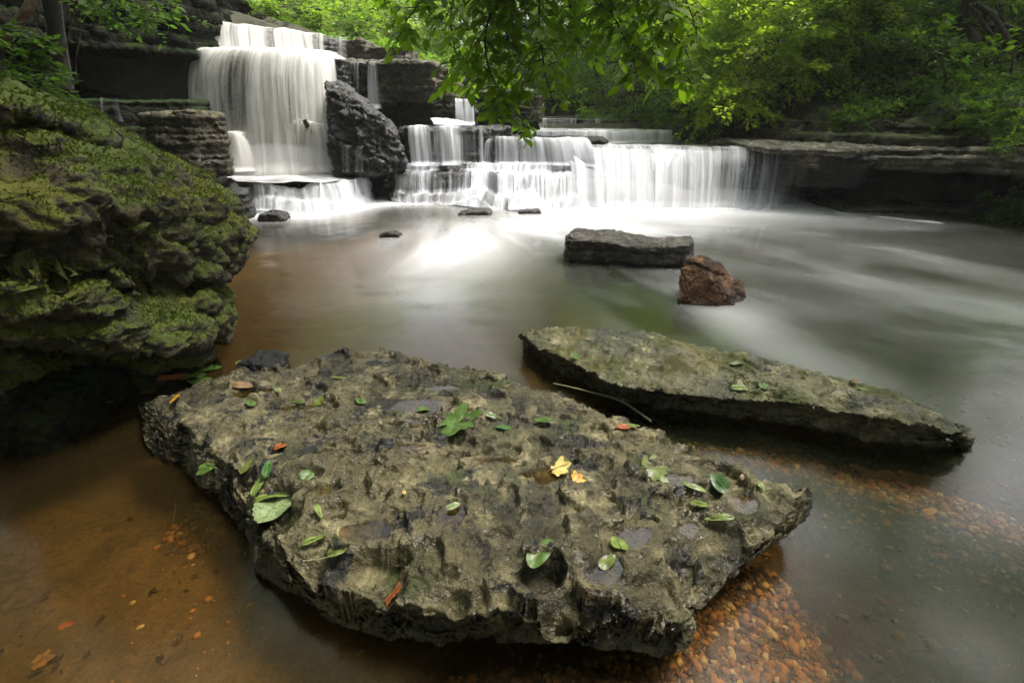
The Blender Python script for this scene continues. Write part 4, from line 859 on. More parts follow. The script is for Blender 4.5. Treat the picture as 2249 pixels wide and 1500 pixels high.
def sprays(origins, dirs, L, nl, flat=.25, width=.35, droop=.15, leafdir=.6):
    """flat fans of leaves: returns leaf positions, directions, normals and the twig lines"""
    n = len(origins); dirs = dirs/np.linalg.norm(dirs, axis=1)[:, None]
    up = np.array([[0, 0, 1.]])+RNG.normal(0, flat, (n, 3)); side = np.cross(dirs, up); side /= np.linalg.norm(side, axis=1)[:, None]; up = np.cross(side, dirs)
    t = RNG.random((n, nl))**.8; s = RNG.uniform(-1, 1, (n, nl)); wd = width*(1-.75*t)
    Ls = L*(.6+.8*RNG.random(n)); Lx = Ls[:, None]
    pos = origins[:, None] + dirs[:, None]*(t*Lx)[..., None] + side[:, None]*(s*wd*Lx)[..., None] + up[:, None]*(RNG.normal(0, .035, (n, nl))*Lx)[..., None]
    pos[..., 2] -= droop*Lx*(t**2+.5*(s*wd)**2*2)
    ld = dirs[:, None]*leafdir + side[:, None]*(np.sign(s)*(.4+.6*np.abs(s)))[..., None] + RNG.normal(0, .25, (n, nl, 3)); ld[..., 2] -= .25
    nr = up[:, None] + RNG.normal(0, .35, (n, nl, 3))
    tw = [np.stack([o, o+d*l*.5-np.array([0, 0, droop*l*.2]), o+d*l*.95-np.array([0, 0, droop*l*.9])]) for o, d, l in zip(origins, dirs, Ls)]
    return pos.reshape(-1, 3), ld.reshape(-1, 3), nr.reshape(-1, 3), tw
def limb(a, b, sag=.2, n=6):
    t = np.linspace(0, 1, n)[:, None]; p = a*(1-t)+b*t; p[:, 2] += sag*np.sin(t[:, 0]*math.pi)*np.linalg.norm(b-a)*.5
    p[1:-1] += RNG.normal(0, .03*np.linalg.norm(b-a), (n-2, 3)); return p
def tree(name, base, top, blobs, nspray, nl, leaf, Lsp, mat, label, cat='tree', group=None, bark='barkdark', trunk_r=.12, outward=1.0, droop=.15, limbs=14, twigs=120, shell=.55, at=None, flat=.25, width=.35):
    base = np.array(base, float); top = np.array(top, float)
    root = empty(name, tuple(base)) ; tag(root, label, cat, group)
    def K(o): o.location = tuple(-base); return o
    tr = limb(base, top, 0, 9); tr[1:-1, :2] += np.cumsum(RNG.normal(0, .03, (7, 2)), 0)
    parts = [(tr, np.linspace(trunk_r, trunk_r*.3, 9))]
    ws = np.array([b[3]*b[4]*b[5] for b in blobs])**.6; which = RNG.choice(len(blobs), nspray, p=ws/ws.sum()); Bb = np.array(blobs)[which]
    d = RNG.normal(0, 1, (nspray, 3)); d /= np.linalg.norm(d, axis=1)[:, None]; r = shell+(1-shell)*RNG.random(nspray)[:, None]**.6
    o = Bb[:, :3]+d*r*Bb[:, 3:6]
    # clumps and gaps
    g = fbm(o, 1.1, 2, seed=int(base[0]*3)+5); keep = g > -.16; o, d, Bb = o[keep], d[keep], Bb[keep]
    dr = d*np.array([1, 1, .25])*outward + (o-base)*np.array([1, 1, 0])*.12 + RNG.normal(0, .3, o.shape); dr[:, 2] = np.clip(dr[:, 2], -.5, .35)
    pos, ld, nr, tw = sprays(o, dr, Lsp, nl, flat, width, droop)
    ref = RNG.random(len(o)); tone = np.clip(np.repeat(ref, nl)*.6+RNG.random(len(pos))*.5-.05, 0, 1)
    for k in RNG.choice(len(o), min(limbs, len(o)), replace=False):
        s = tr[RNG.integers(3, 8)]; parts.append((limb(s, o[k], .12), np.linspace(trunk_r*.35, .008, 6)))
    K(tubes("trunk", parts, MT[bark], root))
    if twigs: tag(K(tubes("twigs", [(tw[k], [.007, .005, .003]) for k in RNG.choice(len(tw), min(twigs, len(tw)), replace=False)], MT[bark], root, ns=3)), kind='stuff')
    K(leaves("crown", pos, ld, nr, leaf*(.6+.7*RNG.random(len(pos))), MT[mat], root, tone))
    return root
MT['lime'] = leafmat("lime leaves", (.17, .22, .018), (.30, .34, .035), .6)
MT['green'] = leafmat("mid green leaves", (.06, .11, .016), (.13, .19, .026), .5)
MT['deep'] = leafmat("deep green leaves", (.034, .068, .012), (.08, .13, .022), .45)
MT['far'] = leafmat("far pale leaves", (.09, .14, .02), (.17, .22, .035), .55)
MT['near'] = leafmat("near branch leaves", (.07, .12, .008), (.16, .22, .014), .65, .45)

def B(px, py, Y, rx, ry, rz): p = D(px, py, Y); return (p[0], p[1], p[2], rx, ry, rz)
# lime tree on the right bank, leaning over the river
tree("tree", (5.9, 11.6, 1.5), D(1720, -60, 10.8), [B(1700, 60, 10.6, 1.0, 1.0, .7), B(1640, 150, 10.2, .75, .8, .5), B(1760, -40, 10.8, 1.4, 1.2, .8), B(1590, 215, 10.0, .5, .6, .25), B(1560, 60, 10.6, .5, .7, .45), B(1800, 120, 10.8, .9, .8, .6), B(1480, -60, 11, 1.2, 1.2, .6)],
     860, 62, .085, .75, 'lime', "bright lime green tree leaning over the river from the right bank", droop=.28, trunk_r=.13)
tree("tree", (7.3, 11.8, 1.9), D(1950, -80, 11), [B(1880, 90, 10.6, 1.0, 1.0, .9), B(1950, -30, 10.8, 1.5, 1.2, .9), B(1830, 190, 10.3, .7, .7, .35), B(1980, 140, 10.6, .9, .9, .7)],
     520, 56, .085, .7, 'green', "mid green tree standing right of the lime green tree", droop=.2, trunk_r=.12)
tree("tree", D(2115, 215, 9.6), D(2130, -150, 9.8), [B(2040, 40, 10.6, .8, .5, .8), B(2220, 60, 10.4, .8, .5, .7), B(2130, 180, 9.4, .8, .3, .22), B(2240, 160, 9.0, .7, .6, .4), B(1990, 130, 9.6, .5, .5, .4), B(2150, -150, 9, 1.5, 1.2, .5)],
     480, 40, .11, .75, 'green', "tall broad leaved tree with a vine clad trunk at the far right", bark='bark', droop=.25, trunk_r=.16)
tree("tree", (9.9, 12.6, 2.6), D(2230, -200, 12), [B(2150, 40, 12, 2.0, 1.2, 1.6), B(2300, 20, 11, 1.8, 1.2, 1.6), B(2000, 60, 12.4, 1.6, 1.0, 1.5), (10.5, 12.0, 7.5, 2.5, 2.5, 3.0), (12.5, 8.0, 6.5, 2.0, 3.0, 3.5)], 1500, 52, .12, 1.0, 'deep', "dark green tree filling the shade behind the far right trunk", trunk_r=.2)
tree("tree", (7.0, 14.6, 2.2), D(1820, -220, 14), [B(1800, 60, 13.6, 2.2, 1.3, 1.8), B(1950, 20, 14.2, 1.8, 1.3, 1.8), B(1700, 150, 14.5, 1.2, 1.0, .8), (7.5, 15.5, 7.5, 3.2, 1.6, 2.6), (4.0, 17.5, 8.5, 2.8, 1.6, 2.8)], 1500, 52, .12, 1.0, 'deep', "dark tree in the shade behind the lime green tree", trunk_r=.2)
# far river trees
tree("tree", (4.6, 15.5, 1.5), D(1450, -100, 15.5), [B(1380, 60, 15, 1.5, 1.3, 1.5), B(1300, 130, 15.5, 1.2, 1.0, .8), B(1420, 180, 14.2, 1.1, .8, .7), B(1500, 100, 14.6, 1.0, 1, 1.3)], 520, 52, .10, .9, 'green', "soft green tree bending over the upper river behind the hanging leaves", trunk_r=.12)
tree("bush", (3.1, 13.0, 1.3), D(1400, 180, 13.2), [B(1380, 225, 12.9, .95, .7, .45), B(1480, 240, 12.2, .7, .6, .35), B(1330, 245, 13.4, .4, .5, .25)], 260, 50, .07, .45, 'green', "low bush overhanging the upper river's right edge", cat='bush', trunk_r=.05)
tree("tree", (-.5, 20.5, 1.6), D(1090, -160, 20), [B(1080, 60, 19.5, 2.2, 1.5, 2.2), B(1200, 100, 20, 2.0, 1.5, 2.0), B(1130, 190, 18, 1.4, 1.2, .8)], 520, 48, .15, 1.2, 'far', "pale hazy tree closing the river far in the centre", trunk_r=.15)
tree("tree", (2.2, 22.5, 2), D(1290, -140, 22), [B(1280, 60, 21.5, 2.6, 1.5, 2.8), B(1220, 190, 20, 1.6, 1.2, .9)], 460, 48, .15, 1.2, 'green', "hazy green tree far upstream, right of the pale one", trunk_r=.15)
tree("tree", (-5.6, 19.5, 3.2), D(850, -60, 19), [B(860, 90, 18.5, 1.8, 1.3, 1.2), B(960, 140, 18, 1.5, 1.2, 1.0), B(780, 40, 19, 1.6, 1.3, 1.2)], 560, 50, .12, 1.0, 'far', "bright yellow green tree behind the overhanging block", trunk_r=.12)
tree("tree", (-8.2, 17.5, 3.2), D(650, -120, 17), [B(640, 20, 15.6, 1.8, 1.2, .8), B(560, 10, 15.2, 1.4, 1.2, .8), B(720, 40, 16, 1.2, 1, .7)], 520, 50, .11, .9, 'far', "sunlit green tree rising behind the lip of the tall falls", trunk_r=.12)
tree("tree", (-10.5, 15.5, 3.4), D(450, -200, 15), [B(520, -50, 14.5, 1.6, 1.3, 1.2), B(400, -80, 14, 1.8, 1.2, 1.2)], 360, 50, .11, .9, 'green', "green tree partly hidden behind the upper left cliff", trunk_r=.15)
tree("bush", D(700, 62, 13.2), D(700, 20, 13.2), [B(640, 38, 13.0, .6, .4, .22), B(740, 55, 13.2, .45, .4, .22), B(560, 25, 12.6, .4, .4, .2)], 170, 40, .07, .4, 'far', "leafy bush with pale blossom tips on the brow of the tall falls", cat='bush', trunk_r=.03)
tree("bush", D(985, 170, 14), D(990, 130, 14), [B(960, 150, 14, .6, .5, .3), B(1050, 150, 13.6, .8, .6, .4)], 150, 40, .07, .45, 'green', "low bush behind the blocks left of the hanging leaves", cat='bush', trunk_r=.03)
# slender trunks standing in the wood
for k, (px, y0, y1, Y, r, lb) in enumerate([(1525, 262, -40, 11.6, .05, "slender leaning tree left of the lime green tree"), (1655, 240, -60, 12.2, .06, "thin dark trunked tree behind the lime green sprays"), (1905, 225, -60, 10.6, .06, "slim tree with bare stem above the domed rock"),
      (1985, 215, -60, 10.9, .045, "thinnest bare stemmed tree left of the far right trunk"), (1330, 262, -40, 15.0, .08, "dark trunked tree in the haze right of the hanging leaves"), (2215, 230, -60, 9.6, .05, "thin tree at the right edge of the wood")]):
    b_ = D(px, y0, Y); t_ = D(px+RNG.uniform(-60, 60), y1, Y+.2)
    tree("tree", b_-np.array([0, 0, .3]), t_, [(t_[0], t_[1]+.4, t_[2]-.2, .9, .6, .5)], 90, 40, .085, .6, 'green', lb, bark='bark', trunk_r=r, limbs=8, twigs=30, droop=.25)
# undergrowth on the right bank
for k, (px, py, Y, rx, rz, mt, lb) in enumerate([
    (1880, 262, 8.9, .35, .10, 'green', "small creeping plant on the bank below the domed mossy rock"), (2060, 285, 8.0, .40, .12, 'green', "creeping plant spilling over the right bank's upper rock layer"), (1960, 235, 9.0, .45, .20, 'green', "low leafy bush just right of the domed rock"), (2120, 235, 8.4, .55, .14, 'deep', "dark creeper covering the top of the mossy mound"),
    (1560, 270, 10.8, .5, .18, 'green', "small ferny bush at the upper river's right edge"), (1700, 235, 10.6, .6, .25, 'deep', "dark low bush above the mossy layered rock"),
    (1850, 215, 10.2, .7, .22, 'deep', "dark bush behind the domed mossy rock"), (1990, 215, 9.4, .6, .30, 'green', "green bush between the domed rock and the big mossy mound"),
    (2170, 265, 7.8, .45, .22, 'green', "leafy shrub trailing over the right bank's thick rock layer"), (2220, 315, 7.2, .25, .14, 'green', "small trailing plant at the right edge on the pale shelf"),
    (2100, 195, 9.2, .9, .22, 'green', "wide bush growing on the large mossy mound"), (2240, 230, 7.9, .5, .3, 'deep', "dark shrub at the right edge above the trailing plants"), (2230, 452, 7.0, .22, .06, 'deep', "small dark fern on the wet rocks under the right shelf")]):
    c = D(px, py, Y); tree("bush", c-np.array([0, 0, rz]), c, [(c[0], c[1], c[2], rx, rx*.7, rz)], int(60+90*rx), 34, .06, .32, mt, lb, cat='bush', trunk_r=.015, limbs=6, twigs=20)
# left side plants
tree("bush", D(-60, 230, 3.6), D(-20, 120, 3.5), [B(0, 130, 3.4, .16, .2, .14), B(35, 180, 3.3, .16, .2, .07), B(-30, 90, 3.4, .16, .2, .12)], 95, 14, .06, .16, 'deep', "leafy shrub at the left edge behind the mossy boulder", cat='bush', trunk_r=.012, limbs=8, twigs=60, droop=.3)
tree("hanging_plant", D(300, -60, 6.4), D(260, -20, 6.4), [B(270, 10, 6.3, .28, .2, .12), B(350, 30, 6.3, .16, .2, .12), B(200, 8, 6.2, .18, .2, .06)], 46, 12, .09, .28, 'deep', "leafy spray hanging in front of the upper left cliff", cat='plant', trunk_r=.012, limbs=6, twigs=40, droop=.35)

def stem(name, pts, r, mat, label, cat='branch'):
    o = tubes(name, [(np.array(pts), r)], MT[mat], ns=8); tag(o, label, cat); return o
MT['branch'] = flatmat("reddish branch", (.085, .05, .03), .8, .5, 25, .6)
stem("branch", [D(-60, 130, 4.6), D(0, 90, 4.6), D(40, 50, 4.6), D(62, 20, 4.6), D(80, -30, 4.7)], [.045, .045, .04, .035, .03], 'branch', "reddish brown leaning limb at the top left corner")
stem("trunk", [D(135, 190, 6.6), D(130, 120, 6.6), D(122, 60, 6.55), D(112, -10, 6.5), D(110, -60, 6.5)], [.12, .09, .08, .09, .10], 'barkdark', "dark root like trunk clinging to the left cliff", 'tree trunk')
vines = [(150, 150, 40), (84, 60, 20), (175, 180, 0), (160, 90, 10)]
for (px, y1, y0), lb in zip(vines, ["thin vine just right of the dark clinging trunk", "curling vine beside the reddish limb", "longest hanging vine on the left cliff", "short thread like vine on the left cliff"]):
    p = [D(px+3*math.sin(k*.8)*k*.5, y0-40+(y1-y0+40)*k/7, 6.2) for k in range(8)]
    stem("vine", p, .006, 'branch', lb, 'vine')

# near branch hanging into the top of the picture
NLf = np.array([[0,0,0],[-.16,.18,.03],[0,.2,0],[.16,.18,.03],[-.25,.45,.05],[0,.48,.0],[.25,.45,.05],[-.16,.75,.02],[0,.76,-.02],[.16,.75,.02],[0,1.05,-.06]])
NF4 = np.array([[1,4,5,2],[2,5,6,3],[4,7,8,5],[5,8,9,6]]); 
NFall = np.array([[0,1,2,2],[0,2,3,3],[1,4,5,2],[2,5,6,3],[4,7,8,5],[5,8,9,6],[7,10,8,8],[8,10,9,9]])
def near_leaves(name, P, Dr, Nr, size, mat, parent):
    n = len(P); Dr = Dr/np.linalg.norm(Dr, axis=1)[:, None]; S = np.cross(Dr, Nr); S /= np.linalg.norm(S, axis=1)[:, None]+1e-9; U = np.cross(S, Dr)
    sh = NLf; L = size[:, None, None]
    V = P[:, None]+L*(S[:, None]*sh[None, :, :1]+Dr[:, None]*sh[None, :, 1:2]+U[:, None]*sh[None, :, 2:3]); k = len(sh); b = (np.arange(n)*k)[:, None, None]
    F3 = np.array([[0,1,2],[0,2,3],[7,10,8],[8,10,9]]); F4 = NF4
    return np_mesh(name, V.reshape(-1, 3), [(F4[None]+b).reshape(-1, 4), (F3[None]+b).reshape(-1, 3)], mat, parent, smooth=False, attrs={"tone": np.repeat(RNG.random(n), k)})
root = empty("overhanging_branch", tuple(D(1250, -500, 3.6))); rb_ = np.array(root.location)
tag(root, "leafy branch hanging down into the top centre of the picture", "branch")
main = [(1250, -500), (1200, -60)], 
br = []; tips = []
chains = [([(1250,-480),(1150,-120),(1080,20),(1060,90),(1080,180),(1130,240),(1160,285)], 3.5, 5), ([(1250,-480),(1100,-140),(960,-30),(900,30),(880,75)], 3.7, 3), ([(1250,-480),(1200,-120),(1180,20),(1190,110),(1200,180),(1215,225)], 3.3, 5),
          ([(1250,-480),(1300,-120),(1330,0),(1360,60),(1390,130),(1400,170)], 3.4, 5), ([(1250,-480),(1380,-130),(1440,0),(1470,60),(1485,130),(1500,185)], 3.2, 5), ([(1250,-480),(1400,-140),(1490,-30),(1520,30),(1530,80)], 3.3, 4),
          ([(1250,-480),(1080,-150),(1000,-30),(985,60),(1010,150),(1040,185)], 3.9, 4), ([(1250,-480),(1250,-100),(1250,20),(1260,80),(1290,120)], 3.6, 4), ([(1250,-480),(1050,-160),(900,-60),(840,-10),(850,20)], 3.9, 3), ([(1250,-480),(1120,-100),(1100,10),(1120,100),(1110,200),(1095,240)], 3.7, 5),
          ([(1250,-480),(1350,-100),(1400,10),(1420,90),(1440,120)], 3.6, 4), ([(1250,-480),(1240,-160),(1150,-40),(1040,0),(1000,20)], 3.4, 4), ([(1250,-480),(1280,-160),(1260,-60),(1300,10),(1340,40)], 3.8, 4)]
LP, LD, LN = [], [], []
for pts, Y, dens in chains:
    p = np.array([D(x, y, Y+.12*i*RNG.uniform(-.4, .4)) for i, (x, y) in enumerate(pts)]); p[0] = D(1250, -480, 3.6)
    q, s = resample(p, 30); br.append((q, np.linspace(.014, .003, 30)))
    for i in range(6, 30):
        for _ in range(dens):
            if RNG.random() < .3: continue
            d = RNG.normal(0, 1, 3); d[2] *= .45; d /= np.linalg.norm(d); L = RNG.uniform(.08, .26)*(1.0 if i < 26 else .6)
            tw = np.array([q[i], q[i]+d*L*.5+(0, 0, .01), q[i]+d*L-(0, 0, L*.35)]); br.append((tw, [.003, .0025, .0015]))
            m_ = int(L/.03)
            for j in range(m_):
                f = (j+1)/m_; o = tw[0]*(1-f)+tw[2]*f; sd_ = np.cross(d, [0, 0, 1]); sd_ /= np.linalg.norm(sd_)+1e-6
                dd = d*.6+sd_*(1 if j % 2 else -1)*.8 + RNG.normal(0, .2, 3); dd[2] -= .55
                LP.append(o); LD.append(dd); LN.append(np.array([0, 0, 1.])+RNG.normal(0, .45, 3)+np.array([0, -.3, 0]))
LP, LD, LN = map(np.array, (LP, LD, LN)); print("near leaves", len(LP))
o = tubes("twigs", br, MT['barkdark'], root, ns=5); o.location = tuple(-rb_); tag(o, kind='stuff')
o = near_leaves("leaves", LP, LD, LN, .10*(.35+.85*RNG.random(len(LP))), MT['near'], root); o.location = tuple(-rb_)

# ground cover on both banks and unseen high crowns added to shade the scene (mirrored in the water)
n = 150000; xg = RNG.uniform(-12, 16, n); yg = front(xg)+.25+RNG.random(n)**1.5*12
zg = terrain_h(xg, yg); dd = np.abs(xg-cx_river(yg)); Pg = np.stack([xg, yg, zg], 1)
ok = (dd > np.interp(yg, [8, 12, 18, 40], [2.8, 2.2, 1.8, 1.6])+.25)&(fbm(Pg, .9, 3, seed=4) > -.35)&~((xg > -6.2)&(xg < -2.0)&(yg < 13.2)); Pg = Pg[ok]
Pg[:, 2] += RNG.random(len(Pg))**1.5*(.10+.35*np.clip(fbm(Pg, .8, 2, seed=9)+.3, 0, 1))+.05
o = leaves("undergrowth", Pg, RNG.normal(0, 1, Pg.shape)*np.array([1, 1, .3]), np.array([0, 0, 1.])+RNG.normal(0, .5, Pg.shape), .075*(.6+.8*RNG.random(len(Pg))), MT['green'], None); tag(o, kind='stuff')
n = 5200; o_ = np.stack([RNG.uniform(-12, 11, n), RNG.uniform(-9, 13, n), RNG.uniform(7, 11, n)], 1)
gap = .25*sstep(2, 5, o_[:, 1])
edge = (o_[:, 1] > 6.8)&(o_[:, 0] > -5.6)&((o_[:, 0] < 7.5)|(o_[:, 1] > 9)) | (np.abs(o_[:, 0]-3.5) < 2.2)&(np.abs(o_[:, 1]-2.5) < 1.8)  # openings in the added canopy, shaped to let sun onto slab and falls
keep = (fbm(o_*np.array([1, 1, .3]), .75, 3, seed=3) > -.45+1.2*gap)&~edge
o_ = o_[keep]
pos, ld, nr, tw = sprays(o_, RNG.normal(0, 1, o_.shape)*np.array([1, 1, .2]), 1.3, 34, .25, .5, .15)
o = leaves("added_canopy", pos, ld, nr, .20*(.6+.7*RNG.random(len(pos))), MT['deep'], None); tag(o, kind='stuff')

# ================================================================== FALLEN LEAVES
def lmat(name, c1, c2, spots=.15):
    m = M(name); P = m.pos(); c = m.mix(m.range(m.noise(P, 45, 4), .35, .65), c1, c2); c = m.mix(m.range(m.noise(P, 120, 3), .70-spots*.3, .74-spots*.3), c, (c1[0]*.25, c1[1]*.2, c1[2]*.3))
    d = m.n("BsdfPrincipled", {"Base Color": c, "Roughness": .4, "Normal": m.n("Bump", {"Height": m.noise(P, 90, 3), "Strength": .3, "Distance": .005})})
    return m.surf(m.n("MixShader", {0: .2, 1: d, 2: m.n("BsdfTranslucent", {"Color": c})}))
LM = dict(green=lmat("fallen green leaf", (.05, .10, .018), (.085, .155, .03)), pale=lmat("fallen pale leaf", (.15, .20, .085), (.22, .28, .13), .35), lime=lmat("fallen lime leaf", (.11, .16, .035), (.18, .24, .055)),
          dark=lmat("fallen dark leaf", (.03, .09, .02), (.06, .14, .04)), yellow=lmat("fallen yellow leaf", (.55, .42, .10), (.68, .55, .22), .2), orange=lmat("fallen orange leaf", (.50, .22, .02), (.65, .34, .03), .3),
          red=lmat("fallen red leaf", (.30, .07, .02), (.42, .13, .04), .2), brown=lmat("fallen brown leaf", (.16, .09, .04), (.26, .15, .07), .2), olive=lmat("sunken olive leaf", (.08, .11, .02), (.13, .16, .03), .3))
def LVL_at(bx, by):
    for kk, q in enumerate(BW):
        if q[0] == bx and q[1] == by: return LVL[kk]
def outline(kind, n=48):
    t = np.linspace(0, 2*math.pi, n, endpoint=False); x = np.sin(t); y = -np.cos(t)       # base at y=-1
    if kind == 'ovate': w_ = .30*np.sin((t)/1.0*1)*0 + .30; yy = y*.5+.5; wd = .62*np.sqrt(np.clip(yy, 0, 1))*(1-yy)**.75; return np.stack([np.sign(np.sin(t))*wd, yy], 1)
    if kind == 'heart': yy = y*.5+.5; wd = .80*np.clip(yy, 0, 1)**.28*(1-yy)**.62; q = np.stack([np.sign(np.sin(t))*wd, yy], 1); q[:, 1] -= .10*np.exp(-((np.abs(q[:, 0])-.3)/.2)**2)*(yy < .3); q += .012*np.sign(np.sin(24*t))[:, None]; return q
    if kind == 'narrow': yy = y*.5+.5; wd = .26*np.sqrt(np.clip(yy, 0, 1))*(1-yy)**.8; return np.stack([np.sign(np.sin(t))*wd, yy], 1)
    if kind == 'rect': yy = y*.5+.5; return np.stack([np.sign(np.sin(t))*(.20+.02*np.sin(9*t))*(np.sin(t)**2 > .001), yy], 1)
    a = t-math.pi/2                                                                        # lobed leaf
    lob = [(90, 1.0), (38, .92), (142, .92), (-12, .68), (192, .68)]; r = np.full(n, .5)
    for d_, h in lob:
        dd = (np.degrees(a)-d_+180) % 360-180; r = np.maximum(r, .36+(h-.36)*np.clip(1-(np.abs(dd)/33), 0, 1)**.75)
    r *= 1+.05*np.sin(t*23); r[np.abs((np.degrees(a)+90+180) % 360-180) < 14] = .26
    return np.stack([r*np.cos(a)*.68, .42+r*np.sin(a)*.68], 1)
def fallen(px, py, lpx, ang, kind, mat, label, surf='slab', lift=.006, curl=.12, stem_=False, cat='leaf', zf=None):
    f = {'slab': slabtop, 'slab2': w2}.get(surf); p = GP(px, py, f) if f else (D(px, py, zf) if surf == 'at' else G(px, py, zf or 0.0))
    g = {'slab': SG, 'slab2': SG2}.get(surf); nrm = Vector((0, 0, 1))
    if g:
        h, nrm, _, _ = g.ray_cast(Vector(O), Vector(ray(px, py)).normalized())
        if h is None: h, nrm, _, _ = g.find_nearest(Vector(p))
        p = np.array(h)
    e = p + 0; c = cT*(p[1])-sT*(p[2]-CH); L = lpx*c/FPX                          # length at that distance
    a = math.radians(ang); n_ = 48; ol = outline(kind, n_); ol[:, 1] -= .5
    V = [(0, 0)]+[tuple(ol[j]*r) for r in (.35, .7, 1.0) for j in range(n_)]; V = np.array(V)*L
    ca, sa = math.cos(a), math.sin(a)
    X_, Y_ = V[:, 0]*ca-V[:, 1]*sa, (V[:, 0]*sa+V[:, 1]*ca)*1.0
    ph_ = random.random()*6
    Zc = curl*(V[:, 0]**2*3.0/L - .7*(V[:, 1]**2)/L*random.choice((-1, 1, 1))) + .05*L*np.sin(V[:, 0]/L*9+ph_)*np.cos(V[:, 1]/L*7+ph_)
    if g:
        pts = [(0, 0, p[2])]
        for ox, oy in ((.3, 0), (-.3, 0), (0, .3), (0, -.3), (.25, .25), (-.25, -.25)):
            hh = g.ray_cast(Vector((p[0]+ox*L, p[1]+oy*L, p[2]+.1)), Vector((0, 0, -1)))
            if hh[0] is not None and abs(hh[0].z-p[2]) < .05: pts.append((ox*L, oy*L, hh[0].z))
        A = np.array([(1, q[0], q[1]) for q in pts])
        if len(pts) >= 5: co, *_ = np.linalg.lstsq(A, np.array([q[2] for q in pts]), rcond=None)
        else: nz_ = max(nrm.z, .5); co = np.array([p[2], -nrm.x/nz_, -nrm.y/nz_])
        lim = .9 if mat == 'red' and py > 1200 else .30; co[1:] = np.clip(co[1:], -lim, lim); co[0] = max(co[0], p[2]-.002)+.004+.05*L
        for bx, by, ba, bb_, br_, bd in BW if surf == 'slab' else []:
            if math.hypot((p[0]-bx)/ba, (p[1]-by)/bb_) < .9: co = np.array([max(LVL_at(bx, by), p[2]-.05), 0, 0])
        Z_ = co[0]+co[1]*X_+co[2]*Y_+Zc+lift
    else: Z_ = p[2]+Zc+lift
    org = np.array([p[0], p[1], float(np.mean(Z_))])
    VV = np.stack([X_, Y_, Z_-org[2]], 1)
    F3 = np.array([[0, 1+(j+1) % n_, 1+j] for j in range(n_)])[:, ::-1]; F4 = np.array([[1+i*n_+j, 1+(i+1)*n_+j, 1+(i+1)*n_+(j+1) % n_, 1+i*n_+(j+1) % n_] for i in range(2) for j in range(n_)])
    o = np_mesh("leaf", VV, [F3, F4], LM[mat]); o.location = tuple(org); tag(o, label, cat, "fallen leaves scattered on the rocks")
    # midrib, and a stalk on leaves that show one
    rib = np.stack([X_*0, Y_*0, Z_*0], 1)[:5]; tt = np.linspace(-.5 if not stem_ else -.5-stem_, .48, 9)*L
    rx, ry = -tt*sa, tt*ca; zc = 0*tt+.001
    rz = (co[0]+co[1]*rx+co[2]*ry if g else p[2])+zc+lift+.0015-org[2]
    np_mesh("midrib", *tube(np.stack([rx, ry, rz], 1), np.linspace(.0016, .0006, 9)*(1.2 if L > .08 else .8), 5), LM['lime' if mat in ('green', 'pale', 'lime', 'dark', 'olive') else 'brown'], o)
    return o
